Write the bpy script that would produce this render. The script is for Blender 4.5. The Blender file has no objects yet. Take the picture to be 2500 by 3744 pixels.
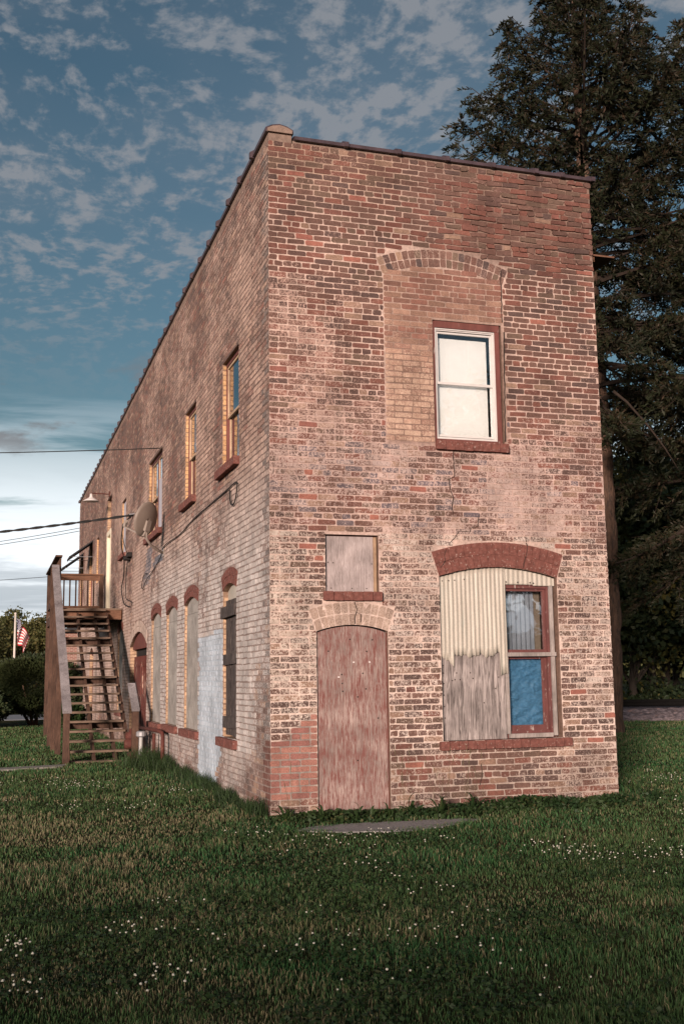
import bpy, bmesh, math, random
import numpy as np
from mathutils import Vector, Matrix, noise as mnoise

R = math.radians
rng = np.random.default_rng(11)
random.seed(11)
scene = bpy.context.scene
COL = scene.collection

# ------------------------------------------------------------------ camera
cam_d = bpy.data.cameras.new('camera')
cam_d.sensor_fit = 'VERTICAL'
cam_d.sensor_height = 36.0
cam_d.sensor_width = 24.0
cam_d.lens = 38.468
cam_d.clip_start = 0.05
cam_d.clip_end = 4000
cam = bpy.data.objects.new('camera', cam_d)
COL.objects.link(cam)
rx, ux, fx = (Vector((0.95336206, -0.30152902, -0.01345469)), Vector((-0.03139856, -0.14341276, 0.98916475)),
              Vector((0.30019145, 0.94260969, 0.14619186)))
m = Matrix.Identity(4)
for i in range(3):
    m[i][0], m[i][1], m[i][2] = rx[i], ux[i], -fx[i]
m[0][3], m[1][3], m[2][3] = -2.6701, -10.829, 1.4286
cam.matrix_world = m
scene.camera = cam

# ------------------------------------------------------------------ sky and sun
SUN_EL, SUN_AZ = 9.0, 214.0          # azimuth clockwise from +Y (the side wall's direction)
world = bpy.data.worlds.new('World')
scene.world = world
world.use_nodes = True
wn, wl = world.node_tree.nodes, world.node_tree.links
wn.clear()

class G:
    """small helper for node graphs"""
    def __init__(s, nt): s.nt = nt; s.n = nt.nodes; s.l = nt.links
    def node(s, t, **kw):
        n = s.n.new(t)
        for k, v in kw.items(): setattr(n, k, v)
        return n
    def put(s, sock, v):
        if isinstance(v, bpy.types.NodeSocket): s.l.new(v, sock)
        elif v is not None:
            if hasattr(sock.default_value, '__len__') and not hasattr(v, '__len__'): v = (v,) * len(sock.default_value)
            if hasattr(sock.default_value, '__len__') and len(sock.default_value) == 4 and len(v) == 3: v = (*v, 1)
            sock.default_value = v
    def math(s, op, a, b=None, c=None, clamp=False):
        n = s.node('ShaderNodeMath', operation=op, use_clamp=clamp)
        s.put(n.inputs[0], a)
        if b is not None: s.put(n.inputs[1], b)
        if c is not None: s.put(n.inputs[2], c)
        return n.outputs[0]
    def vmath(s, op, a, b=None):
        n = s.node('ShaderNodeVectorMath', operation=op)
        s.put(n.inputs[0], a)
        if b is not None: s.put(n.inputs[1], b)
        return n.outputs[0]
    def noise(s, vec, scale, detail=4, rough=.6, dist=0.0, color=False):
        n = s.node('ShaderNodeTexNoise')
        s.put(n.inputs['Vector'], vec); s.put(n.inputs['Scale'], scale); s.put(n.inputs['Detail'], detail)
        s.put(n.inputs['Roughness'], rough); s.put(n.inputs['Distortion'], dist)
        return n.outputs['Color' if color else 'Fac']
    def rng(s, v, a, b, c=0.0, d=1.0, smooth=False):
        n = s.node('ShaderNodeMapRange'); n.interpolation_type = 'SMOOTHSTEP' if smooth else 'LINEAR'
        s.put(n.inputs[0], v); s.put(n.inputs[1], a); s.put(n.inputs[2], b); s.put(n.inputs[3], c); s.put(n.inputs[4], d)
        return n.outputs[0]
    def mix(s, f, a, b, blend='MIX'):
        n = s.node('ShaderNodeMix', data_type='RGBA', blend_type=blend)
        s.put(n.inputs[0], f); s.put(n.inputs[6], a); s.put(n.inputs[7], b)
        return n.outputs[2]
    def scale(s, vec, v):
        return s.vmath('MULTIPLY', vec, v)
    def sep(s, vec):
        n = s.node('ShaderNodeSeparateXYZ'); s.put(n.inputs[0], vec); return n.outputs
    def comb(s, x, y, z):
        n = s.node('ShaderNodeCombineXYZ'); s.put(n.inputs[0], x); s.put(n.inputs[1], y); s.put(n.inputs[2], z); return n.outputs[0]

g = G(world.node_tree)
sky = g.node('ShaderNodeTexSky', sky_type='NISHITA', sun_disc=False)
sky.sun_elevation = R(SUN_EL)
sky.sun_rotation = R(SUN_AZ)
sky.altitude = 200
sky.air_density = 1.0
sky.dust_density = 1.2
sky.ozone_density = 2.0
tc = g.node('ShaderNodeTexCoord')
d = tc.outputs['Generated']
dx, dy, dz = g.sep(d)
up = g.math('MAXIMUM', dz, 0.0)
den = g.math('ADD', up, 0.10)
pl = g.comb(g.math('DIVIDE', dx, den), g.math('DIVIDE', dy, den), 0.0)
# thin ripples of altocumulus high up
warp = g.noise(pl, 2.0, 2, .5, color=True)
pw = g.vmath('ADD', pl, g.scale(warp, (.16, .16, 0)))
big = g.noise(g.vmath('ADD', pl, (3.1, 1.4, 0)), 1.3, 3, .55)
f1 = g.noise(g.scale(pw, (1.3, 1.0, 1)), 13.0, 5, .58)
f2 = g.noise(g.scale(pw, (1.2, 1.0, 1)), 30, 5, .6)
cov = g.math('ADD', g.math('ADD', g.math('MULTIPLY', big, .42), g.math('MULTIPLY', f1, .66)), g.math('MULTIPLY', f2, .44))
alto = g.rng(cov, .71, .88, 0, 1, True)
veil = g.math('MULTIPLY', g.rng(big, .35, .62, 0, .20, True), g.rng(dz, .25, .45, 0, 1, True))
high = g.rng(dz, .24, .36, 0.0, 1, True)
alto = g.math('ADD', g.math('MULTIPLY', alto, g.math('ADD', g.math('MULTIPLY', high, .85), .06)), veil, clamp=True)
# layers of stratus towards the horizon
sv = g.comb(g.math('MULTIPLY', dx, 2.6), g.math('MULTIPLY', dy, 2.6), g.math('MULTIPLY', dz, 26.0))
st = g.noise(sv, 1.15, 6, .58, .4)
low = g.rng(dz, .27, .10, 0, 1, True)
stratus = g.math('MULTIPLY', g.rng(g.math('ADD', st, g.math('MULTIPLY', low, .20)), .46, .64, 0, 1, True), low)
dark_st = g.math('MULTIPLY', g.rng(g.noise(g.vmath('ADD', sv, (7.3, 2.2, 4.4)), 1.0, 6, .6, .5), .43, .58, 0, 1, True), g.rng(dz, .21, .05, 0, 1, True))
# a few grey puffs
pv = g.comb(g.math('MULTIPLY', dx, 5.0), g.math('MULTIPLY', dy, 5.0), g.math('MULTIPLY', dz, 13.0))
puff = g.noise(g.vmath('ADD', pv, (1.7, .4, 2.6)), 1.25, 7, .6, .2)
band = g.math('MULTIPLY', g.rng(dz, .17, .215, 0, 1, True), g.rng(dz, .30, .25, 0, 1, True))
puffs = g.math('MULTIPLY', g.rng(puff, .53, .64, 0, 1, True), band)
base = g.mix(1.0, sky.outputs[0], (0.70, 0.77, 0.70), 'MULTIPLY')
c1 = g.mix(g.math('MULTIPLY', alto, .76), base, (2.7, 2.78, 3.0))
c2 = g.mix(g.math('MULTIPLY', stratus, .92), c1, (10.5, 11.0, 11.5))
c3 = g.mix(g.math('MULTIPLY', dark_st, .72), c2, (2.7, 3.15, 3.6))
c4 = g.mix(g.math('MULTIPLY', puffs, .85), c3, (1.9, 1.85, 1.95))
bg = g.node('ShaderNodeBackground')
wl.new(c4, bg.inputs[0]); bg.inputs[1].default_value = 0.058
wo = g.node('ShaderNodeOutputWorld'); wl.new(bg.outputs[0], wo.inputs[0])

sun_d = bpy.data.lights.new('sun', 'SUN')
sun_d.energy = 3.3
sun_d.angle = R(9)
sun_d.color = (1.0, 0.78, 0.67)
sun = bpy.data.objects.new('sun', sun_d); COL.objects.link(sun)
sdir = Vector((math.sin(R(SUN_AZ)) * math.cos(R(SUN_EL)), math.cos(R(SUN_AZ)) * math.cos(R(SUN_EL)), math.sin(R(SUN_EL))))
sun.rotation_euler = sdir.to_track_quat('Z', 'Y').to_euler()
sun.location = (0, 0, 30)

vs = scene.view_settings
vs.view_transform = 'Standard'; vs.look = 'None'; vs.gamma = 1.0; vs.use_curve_mapping = False
vs.exposure = 0.93
scene.cycles.max_bounces = 6
scene.cycles.transparent_max_bounces = 12
scene.cycles.use_denoising = True

# ------------------------------------------------------------------ materials
def principled(name):
    m = bpy.data.materials.new(name); m.use_nodes = True
    g = G(m.node_tree); b = g.n['Principled BSDF']
    return m, g, b

def pos(g): return g.node('ShaderNodeNewGeometry').outputs['Position']

def bump(g, b, h, strength=.5, dist=.004):
    n = g.node('ShaderNodeBump'); n.inputs['Strength'].default_value = strength; n.inputs['Distance'].default_value = dist
    g.put(n.inputs['Height'], h); g.l.new(n.outputs[0], b.inputs['Normal'])

def attr(g, name):
    n = g.node('ShaderNodeAttribute'); n.attribute_name = name; return n.outputs

def mat_brick():
    m, g, b = principled('worn brick')
    p = pos(g)
    a = attr(g, 'Col'); r = attr(g, 'Res')
    n1 = g.noise(p, 58, 6, .78)
    n2 = g.noise(p, 9, 3, .6)
    streak = g.noise(g.scale(p, (1, 1, .22)), 55, 3, .6)
    nn = g.math('ADD', g.math('ADD', g.math('MULTIPLY', n1, .76), g.math('MULTIPLY', n2, .11)), g.math('MULTIPLY', streak, .14))
    thr = g.rng(a['Alpha'], 0, 1, .70, .26)
    msk = g.rng(nn, g.math('SUBTRACT', thr, .022), g.math('ADD', thr, .03), 0, 1)
    var = g.rng(g.noise(p, 90, 4, .75), .28, .72, .55, 1.42)
    c = g.mix(1.0, a['Color'], g.comb(var, var, var), 'MULTIPLY')
    c = g.mix(g.math('MULTIPLY', msk, .84), c, g.mix(1.0, r['Color'], g.comb(*(g.rng(n2, .3, .7, .82, 1.15),) * 3), 'MULTIPLY'))
    soot = g.math('MULTIPLY', g.rng(g.noise(p, 2.1, 5, .65), .36, .60, .74, 1.06), g.rng(g.noise(g.scale(p, (4.5, 4.5, .35)), 1.6, 5, .65), .34, .56, .85, 1.03))
    c = g.mix(1.0, c, g.comb(soot, soot, soot), 'MULTIPLY')
    g.l.new(c, b.inputs['Base Color']); b.inputs['Roughness'].default_value = .93
    b.inputs['Specular IOR Level'].default_value = .2
    bump(g, b, g.math('ADD', g.noise(p, 110, 5, .7), g.math('MULTIPLY', msk, .25)), .40, .004)
    return m

def mat_mortar():
    m, g, b = principled('lime mortar')
    p = pos(g); a = attr(g, 'Col')
    v = g.rng(g.noise(p, 26, 6, .7), .3, .7, .62, 1.22)
    soot = g.rng(g.noise(p, 2.1, 5, .65), .36, .60, .74, 1.06)
    c = g.mix(1.0, a['Color'], g.comb(v, v, v), 'MULTIPLY')
    c = g.mix(1.0, c, g.comb(soot, soot, soot), 'MULTIPLY')
    g.l.new(c, b.inputs['Base Color']); b.inputs['Roughness'].default_value = .95
    b.inputs['Specular IOR Level'].default_value = .15
    bump(g, b, g.noise(p, 60, 6, .7), .7, .008)
    return m

def mat_simple(name, col, rough=.8, var=.25, scale=12, bumps=.3, bscale=80, spec=.3, col2=None, thr=(.48, .62), stretch=(1, 1, 1), bdist=.003, metal=0, fscale=None):
    m, g, b = principled(name)
    p = g.scale(pos(g), stretch)
    v = g.rng(g.noise(p, scale, 5, .65), .28, .72, 1 - var, 1 + var)
    c = g.mix(1.0, col, g.comb(v, v, v), 'MULTIPLY')
    if col2 is not None:
        f = g.rng(g.noise(p, fscale or scale * .8, 7, .7, .3), thr[0], thr[1], 0, 1)
        c = g.mix(f, c, col2)
    g.l.new(c, b.inputs['Base Color']); b.inputs['Roughness'].default_value = rough
    b.inputs['Specular IOR Level'].default_value = spec; b.inputs['Metallic'].default_value = metal
    if bumps: bump(g, b, g.noise(p, bscale, 5, .65), bumps, bdist)
    return m

def mat_wood(name, dark, light, axis='Z', scale=1.0, paint=None, pthr=(.5, .58), contrast=(.35, .65), dirt=None, freq=6):
    """weathered plywood or lumber: grain runs along axis"""
    m, g, b = principled(name)
    p = pos(g)
    k = {'Z': (9, 9, .8), 'Y': (9, .8, 9), 'X': (.8, 9, 9)}[axis]
    q = g.scale(p, tuple(v * scale for v in k))
    w = g.noise(q, freq * .35, 2, .5)
    w2 = g.noise(g.vmath('ADD', q, g.scale(g.comb(w, w, w), (1.5, 1.5, 1.5))), freq, 5, .7, .6)
    c = g.mix(g.rng(w2, *contrast), dark, light)
    big = g.rng(g.noise(p, 2.6, 4, .6), .35, .65, .72, 1.2)
    c = g.mix(1.0, c, g.comb(big, big, big), 'MULTIPLY')
    h = w2
    if paint is not None:
        pn = g.math('ADD', g.math('MULTIPLY', g.noise(g.scale(q, (1.6, 1.6, 1.3)), freq, 5, .75, .9), .80), g.math('MULTIPLY', g.noise(p, 4.5, 4, .65), .22))
        f = g.rng(pn, *pthr)
        c = g.mix(f, c, paint)
    if dirt is not None:
        c = g.mix(g.rng(g.noise(p, 5, 5, .7), .55, .72, 0, .7), c, dirt)
    g.l.new(c, b.inputs['Base Color']); b.inputs['Roughness'].default_value = .82
    b.inputs['Specular IOR Level'].default_value = .25
    bump(g, b, h, .45, .004)
    return m

def mat_glass():
    m = bpy.data.materials.new('window glass'); m.use_nodes = True
    g = G(m.node_tree); g.n.clear()
    fr = g.node('ShaderNodeFresnel'); fr.inputs[0].default_value = 1.52
    w = g.noise(g.scale(pos(g), (1, 1, 1)), 3.0, 2, .5)
    bm = g.node('ShaderNodeBump'); bm.inputs['Strength'].default_value = .05; bm.inputs['Distance'].default_value = .02
    g.put(bm.inputs['Height'], w)
    gl = g.node('ShaderNodeBsdfGlossy'); gl.inputs['Roughness'].default_value = .015
    gl.inputs['Color'].default_value = (.95, .97, 1, 1)
    g.l.new(bm.outputs[0], gl.inputs['Normal'])
    tr = g.node('ShaderNodeBsdfTransparent'); tr.inputs[0].default_value = (.96, .98, .98, 1)
    mx = g.node('ShaderNodeMixShader')
    g.put(mx.inputs[0], g.math('ADD', g.math('MULTIPLY', fr.outputs[0], 1.45), .06, clamp=True))
    g.l.new(tr.outputs[0], mx.inputs[1]); g.l.new(gl.outputs[0], mx.inputs[2])
    o = g.node('ShaderNodeOutputMaterial'); g.l.new(mx.outputs[0], o.inputs[0])
    return m

def mat_leaf(name, c1, c2, c3=None, rough=.6, trans=.25, ns=.6):
    m, g, b = principled(name)
    p = pos(g)
    a = attr(g, 'Col')
    v = g.noise(p, ns, 4, .6)
    c = g.mix(g.rng(v, .38, .62), c1, c2)
    if c3 is not None: c = g.mix(a['Color'], c, c3)
    g.l.new(c, b.inputs['Base Color']); b.inputs['Roughness'].default_value = rough
    b.inputs['Specular IOR Level'].default_value = .25
    if trans:
        t = g.node('ShaderNodeBsdfTranslucent'); g.l.new(c, t.inputs[0])
        mx = g.node('ShaderNodeMixShader'); mx.inputs[0].default_value = trans
        out = g.n['Material Output']
        g.l.new(b.outputs[0], mx.inputs[1]); g.l.new(t.outputs[0], mx.inputs[2]); g.l.new(mx.outputs[0], out.inputs[0])
    return m

def mat_grass():
    m, g, b = principled('lawn blades')
    p = pos(g); a = attr(g, 'Col')
    g.l.new(a['Color'], b.inputs['Base Color']); b.inputs['Roughness'].default_value = .55
    b.inputs['Specular IOR Level'].default_value = .2
    t = g.node('ShaderNodeBsdfTranslucent'); g.l.new(a['Color'], t.inputs[0])
    mx = g.node('ShaderNodeMixShader'); mx.inputs[0].default_value = .2
    g.l.new(b.outputs[0], mx.inputs[1]); g.l.new(t.outputs[0], mx.inputs[2])
    g.l.new(mx.outputs[0], g.n['Material Output'].inputs[0])
    return m

def mat_corrugated():
    m, g, b = principled('rust-flecked corrugated sheet')
    p = pos(g)
    st = g.noise(g.scale(p, (14, 1, .8)), 1.6, 6, .7)
    c = g.mix(g.rng(st, .38, .66), (.38, .345, .29), (.50, .465, .40))
    grain = g.rng(g.noise(p, 140, 3, .7), .3, .7, .72, 1.22)
    c = g.mix(1.0, c, g.comb(grain, grain, grain), 'MULTIPLY')
    c = g.mix(g.rng(g.noise(g.scale(p, (9, 1, 1.2)), 2.0, 7, .75), .55, .72, 0, .75), c, (.30, .33, .29))
    g.l.new(c, b.inputs['Base Color']); b.inputs['Roughness'].default_value = .6
    b.inputs['Metallic'].default_value = .05
    bump(g, b, g.noise(p, 90, 4, .6), .25, .003)
    return m

def mat_ground():
    m, g, b = principled('lawn soil and thatch')
    p = pos(g)
    v = g.noise(p, 1.1, 5, .6); f = g.noise(p, 60, 5, .7)
    c = g.mix(g.rng(v, .4, .62), (.018, .030, .010), (.055, .05, .022))
    k = g.rng(f, .3, .7, .5, 1.5)
    c = g.mix(1.0, c, g.comb(k, k, k), 'MULTIPLY')
    g.l.new(c, b.inputs['Base Color']); b.inputs['Roughness'].default_value = 1
    b.inputs['Specular IOR Level'].default_value = .05
    bump(g, b, f, 1.0, .03)
    return m

M = {}
M['brick'] = mat_brick()
M['mortar'] = mat_mortar()
M['glass'] = mat_glass()
M['coping'] = mat_simple('glazed clay coping', (.060, .040, .046), .42, .35, 7, .25, 60, .5, col2=(.10, .075, .07), thr=(.58, .75))
M['coping_end'] = mat_simple('coping bed mortar', (.215, .155, .125), .95, .3, 14, .6, 60, .1, col2=(.22, .16, .13), thr=(.55, .7), bdist=.01)
M['redpaint'] = mat_simple('red-brown painted brick', (.155, .062, .050), .85, .38, 22, .6, 90, .2, col2=(.40, .30, .26), thr=(.60, .645), bdist=.008, fscale=42)
M['redwood'] = mat_simple('peeling red-brown paint', (.135, .048, .040), .7, .3, 10, .4, 50, .3, col2=(.30, .25, .22), thr=(.63, .70), stretch=(1, 1, .25), fscale=24)
M['redtrim'] = mat_simple('brick red trim paint', (.115, .042, .038), .7, .3, 10, .3, 50, .35, col2=(.34, .28, .25), thr=(.60, .64), stretch=(1, 1, .3), fscale=30)
M['doorply'] = mat_wood('flaking red plywood', (.20, .145, .13), (.37, .29, .26), 'Z', 1.0, paint=(.165, .064, .055), pthr=(.47, .575))
M['greyply'] = mat_wood('silvered plywood', (.085, .070, .066), (.42, .37, .35), 'Z', .9, freq=4, contrast=(.36, .68))
M['smallply'] = mat_wood('weathered plywood square', (.23, .19, .18), (.43, .37, .36), 'Z', 1.5)
M['boardgrey'] = mat_wood('grey weathered board', (.20, .185, .17), (.40, .38, .35), 'Z', 1.3, dirt=(.17, .15, .13))
M['blackwood'] = mat_wood('blackened boards', (.022, .018, .017), (.17, .14, .128), 'Z', 1.4, contrast=(.42, .70))
M['lumber'] = mat_wood('brown stained lumber', (.042, .023, .016), (.115, .066, .046), 'Z', 1.2)
M['lumber_y'] = mat_wood('brown stained rail lumber', (.085, .042, .026), (.20, .105, .065), 'X', 1.2)
M['tread'] = mat_wood('worn tread lumber', (.085, .058, .042), (.21, .15, .11), 'X', 1.2)
M['railgrey'] = mat_wood('silver-grey handrail lumber', (.16, .145, .15), (.34, .315, .32), 'Y', 1.2, dirt=(.08, .06, .06))
M['stripwood'] = mat_wood('grey wood strip', (.19, .165, .15), (.36, .32, .30), 'Z', 1.6)
M['creamsash'] = mat_wood('cream wooden sash', (.36, .24, .15), (.52, .38, .26))
M['alu'] = mat_simple('white aluminium sash', (.55, .53, .51), .45, .08, 8, .05, 40, .5)
M['blind'] = mat_simple('white roller blind', (.88, .85, .82), .9, .04, 6, .05, 200, .1)
M['curtain'] = mat_simple('grey curtain', (.24, .26, .30), .95, .15, 6, .1, 150, .1)  # lightened: stands in for the sky mirrored in the pane before it
M['greyblind'] = mat_simple('grey-lilac window panel', (.40, .39, .43), .7, .06, 5, .05, 100, .3)
M['corr'] = mat_corrugated()
M['dark'] = mat_simple('dark interior', (.02, .018, .017), .95, .3, 3, 0)
M['white'] = mat_simple('peeling cream paint', (.66, .60, .47), .7, .1, 8, .2, 50, .3, col2=(.35, .20, .16), thr=(.6, .66), stretch=(1, 1, .3), fscale=9)
M['dish'] = mat_simple('brown-grey dish enamel', (.19, .155, .13), .5, .08, 4, .1, 300, .35)
M['dishmetal'] = mat_simple('taupe bracket metal', (.26, .22, .19), .45, .1, 6, .05, 100, .4)
M['cable'] = mat_simple('black cable sheath', (.012, .012, .012), .6, .1, 5, 0)
M['rustpipe'] = mat_simple('rusty red pipe', (.085, .026, .020), .75, .35, 18, .4, 60, .3, col2=(.16, .07, .045), thr=(.55, .7))
M['pvc'] = mat_simple('pale grey pipe', (.38, .38, .37), .5, .1, 10, .1, 60, .3)
M['galv'] = mat_simple('galvanised metal', (.30, .30, .31), .5, .2, 10, .2, 60, .4, metal=.3)
M['lampwhite'] = mat_simple('white enamel lamp', (.62, .58, .56), .4, .06, 6, 0)
M['stone'] = mat_simple('rough asphalt path', (.26, .247, .243), .95, .35, 70, .8, 90, .15, col2=(.10, .095, .09), thr=(.55, .7), bdist=.01, fscale=9)
M['concrete'] = mat_simple('old concrete', (.23, .22, .20), .95, .25, 20, .5, 70, .15)
M['road'] = mat_simple('pale road surface', (.24, .25, .27), .95, .15, 4, .2, 40, .1)
M['ground'] = mat_ground()
M['grass'] = mat_grass()
M['crack'] = mat_simple('open crack', (.035, .025, .021), 1, .1, 5, 0)
M['stain'] = mat_simple('blue-grey paint smear', (.11, .125, .15), .9, .5, 14, .3, 60, .2)
M['roof'] = mat_simple('tar roof', (.03, .03, .032), .9, .2, 5, .2)
M['bark'] = mat_simple('spruce bark', (.125, .078, .056), .95, .45, 9, 1.0, 22, .1, stretch=(1, 1, .35), col2=(.06, .045, .038), thr=(.48, .62), bdist=.05, fscale=12)
M['barkdark'] = mat_simple('dark woodland bark', (.06, .05, .042), .95, .4, 9, .8, 20, .1, stretch=(1, 1, .3), bdist=.04)
M['limb'] = mat_simple('dead limb bark', (.035, .026, .021), .95, .3, 12, .4, 40, .1)
M['spruce'] = mat_leaf('spruce needles', (.011, .015, .007), (.020, .025, .010), (.055, .030, .018), trans=.0, ns=.9)
M['leafdark'] = mat_leaf('woodland leaves', (.014, .026, .012), (.030, .045, .016), (.10, .085, .02), trans=.15, ns=.35)
M['leafmid'] = mat_leaf('garden tree leaves', (.055, .075, .024), (.10, .10, .035), (.16, .13, .05), trans=.25, ns=.4)
M['yew'] = mat_leaf('dark evergreen hedge', (.018, .032, .012), (.034, .045, .016), (.05, .05, .02), trans=.1, ns=.9)
M['weed'] = mat_leaf('weed leaves', (.016, .038, .012), (.030, .054, .016), (.09, .08, .035), trans=.15, ns=2.5)
M['stalk'] = mat_simple('dry seed stalk', (.10, .085, .045), .9, .2, 20, 0)
M['blossom'] = mat_simple('clover blossom', (.50, .48, .41), .9, .15, 60, 0)
M['steel'] = mat_simple('worn rail steel', (.008, .0075, .0075), .8, .2, 8, .1, 40, .05)
M['tie'] = mat_simple('creosoted tie', (.045, .035, .03), .95, .3, 10, .4, 30, .1)
M['ballast'] = mat_simple('railway ballast', (.16, .135, .145), .95, .75, 9, .9, 12, .1, col2=(.26, .17, .15), thr=(.56, .64), bdist=.05, fscale=7)
M['flagpole'] = mat_simple('pale flagpole', (.58, .53, .47), .6, .08, 5, 0)
M['flagred'] = mat_simple('flag red', (.42, .035, .045), .85, .1, 10, 0)
M['flagwhite'] = mat_simple('flag white', (.70, .66, .64), .85, .06, 10, 0)
M['flagblue'] = mat_simple('flag blue', (.035, .04, .10), .85, .1, 10, 0)

def mat_tarp():
    m, g, b = principled('crumpled blue sheet')
    p = pos(g)
    v = g.rng(g.noise(p, 30, 5, .6), .3, .7, .8, 1.2)
    c = g.mix(1.0, (.065, .19, .33), g.comb(v, v, v), 'MULTIPLY')
    g.l.new(c, b.inputs['Base Color']); b.inputs['Roughness'].default_value = .6
    return m
M['tarp'] = mat_tarp()

# ------------------------------------------------------------------ object helpers
def origin_of(o):
    v = Vector((0, 0, 0))
    while o is not None:
        v += o.location; o = o.parent
    return v

class MB:
    """collects boxes, tubes and sheets in world coordinates, builds ONE mesh object"""
    def __init__(s): s.v = []; s.f = []
    def add(s, vs, fs):
        b = len(s.v); s.v += [tuple(x) for x in vs]; s.f += [tuple(b + i for i in f) for f in fs]; return s
    def box(s, x0, x1, y0, y1, z0, z1):
        vs = [(x, y, z) for z in (z0, z1) for y in (y0, y1) for x in (x0, x1)]
        return s.add(vs, [(0, 2, 3, 1), (4, 5, 7, 6), (0, 1, 5, 4), (2, 6, 7, 3), (0, 4, 6, 2), (1, 3, 7, 5)])
    def bar(s, a, b, w, h, up=(0, 0, 1)):
        a, b = Vector(a), Vector(b); t = (b - a).normalized(); upv = Vector(up)
        r = t.cross(upv)
        r = r.normalized() if r.length > 1e-5 else Vector((1, 0, 0))
        u = r.cross(t).normalized()
        vs = [p + r * (i * w / 2) + u * (j * h / 2) for p in (a, b) for j in (-1, 1) for i in (-1, 1)]
        return s.add(vs, [(0, 2, 3, 1), (4, 5, 7, 6), (0, 1, 5, 4), (2, 6, 7, 3), (0, 4, 6, 2), (1, 3, 7, 5)])
    def tube(s, pts, rad, n=8, cap=True):
        pts = [Vector(p) for p in pts]
        rads = rad if hasattr(rad, '__len__') else [rad] * len(pts)
        b = len(s.v); prev = None
        for i, p in enumerate(pts):
            t = (pts[min(i + 1, len(pts) - 1)] - pts[max(i - 1, 0)]).normalized()
            r = prev if prev is not None else (Vector((0, 0, 1)) if abs(t.z) < .9 else Vector((1, 0, 0)))
            u = (r - t * r.dot(t))
            u = u.normalized() if u.length > 1e-5 else t.orthogonal().normalized()
            w = t.cross(u); prev = u
            for k in range(n):
                a = 2 * math.pi * k / n
                s.v.append(tuple(p + (u * math.cos(a) + w * math.sin(a)) * rads[i]))
        for i in range(len(pts) - 1):
            for k in range(n):
                k2 = (k + 1) % n
                s.f.append((b + i * n + k, b + i * n + k2, b + (i + 1) * n + k2, b + (i + 1) * n + k))
        if cap:
            s.f.append(tuple(b + k for k in range(n))[::-1]); e = b + (len(pts) - 1) * n
            s.f.append(tuple(e + k for k in range(n)))
        return s
    def lathe(s, c, prof, n=20, axis='Z'):
        b = len(s.v); c = Vector(c)
        for r, h in prof:
            for k in range(n):
                a = 2 * math.pi * k / n
                q = Vector((r * math.cos(a), r * math.sin(a), h))
                if axis == 'Y': q = Vector((q.x, q.z, q.y))
                if axis == 'X': q = Vector((q.z, q.x, q.y))
                s.v.append(tuple(c + q))
        for i in range(len(prof) - 1):
            for k in range(n):
                k2 = (k + 1) % n
                s.f.append((b + i * n + k, b + i * n + k2, b + (i + 1) * n + k2, b + (i + 1) * n + k))
        return s
    def prism(s, outline, fn, d0, d1):
        """outline of (u,v) extruded from d0 to d1 through fn(u,v,d)"""
        n = len(outline); b = len(s.v)
        s.v += [tuple(fn(u, v, d0)) for u, v in outline] + [tuple(fn(u, v, d1)) for u, v in outline]
        s.f.append(tuple(b + i for i in range(n))); s.f.append(tuple(b + n + i for i in range(n))[::-1])
        for i in range(n):
            j = (i + 1) % n
            s.f.append((b + i, b + n + i, b + n + j, b + j))
        return s
    def build(s, name, mat, parent=None, smooth=False, recalc=True):
        off = origin_of(parent) if parent is not None else Vector((0, 0, 0))
        me = bpy.data.meshes.new(name)
        me.from_pydata([(x - off.x, y - off.y, z - off.z) for x, y, z in s.v], [], s.f)
        if recalc:
            bm = bmesh.new(); bm.from_mesh(me); bmesh.ops.recalc_face_normals(bm, faces=bm.faces); bm.to_mesh(me); bm.free()
        if smooth: me.polygons.foreach_set('use_smooth', [True] * len(me.polygons))
        me.materials.append(M[mat] if isinstance(mat, str) else mat)
        o = bpy.data.objects.new(name, me); COL.objects.link(o); o.parent = parent
        return o

def empty(name, loc=(0, 0, 0), parent=None):
    o = bpy.data.objects.new(name, None); COL.objects.link(o)
    o.empty_display_size = .2
    if parent is not None:
        o.parent = parent; o.location = Vector(loc) - origin_of(parent)
    else: o.location = loc
    return o

def tag(o, label=None, cat=None, group=None, kind=None):
    if label: o['label'] = label
    if cat: o['category'] = cat
    if group: o['group'] = group
    if kind: o['kind'] = kind
    return o

def np_mesh(name, V, loops, counts, mat, parent=None, cols=None, smooth=False):
    """fast mesh from arrays; cols = {attr: per-vertex Nx4}"""
    off = origin_of(parent) if parent is not None else Vector((0, 0, 0))
    V = np.asarray(V, dtype=np.float32) - np.array(off, dtype=np.float32)
    me = bpy.data.meshes.new(name)
    loops = np.asarray(loops, dtype=np.int32).ravel(); counts = np.asarray(counts, dtype=np.int32)
    starts = np.concatenate(([0], np.cumsum(counts)[:-1])).astype(np.int32)
    me.vertices.add(len(V)); me.vertices.foreach_set('co', V.ravel())
    me.loops.add(len(loops)); me.loops.foreach_set('vertex_index', loops)
    me.polygons.add(len(counts)); me.polygons.foreach_set('loop_start', starts); me.polygons.foreach_set('loop_total', counts)
    me.polygons.foreach_set('use_smooth', np.full(len(counts), smooth, dtype=bool))
    me.update(calc_edges=True); me.validate()
    for k, c in (cols or {}).items():
        a = me.color_attributes.new(k, 'FLOAT_COLOR', 'POINT')
        a.data.foreach_set('color', np.asarray(c, dtype=np.float32).ravel())
    me.materials.append(M[mat] if isinstance(mat, str) else mat)
    o = bpy.data.objects.new(name, me); COL.objects.link(o); o.parent = parent
    return o

FRONT = lambda u, v, d=0.0: (u, -d, v)          # d is outward
SIDE = lambda u, v, d=0.0: (-d, u, v)
def fbox(mb, fn, u0, u1, v0, v1, d0, d1):
    return mb.prism([(u0, v0), (u1, v0), (u1, v1), (u0, v1)], fn, d0, d1)

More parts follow.
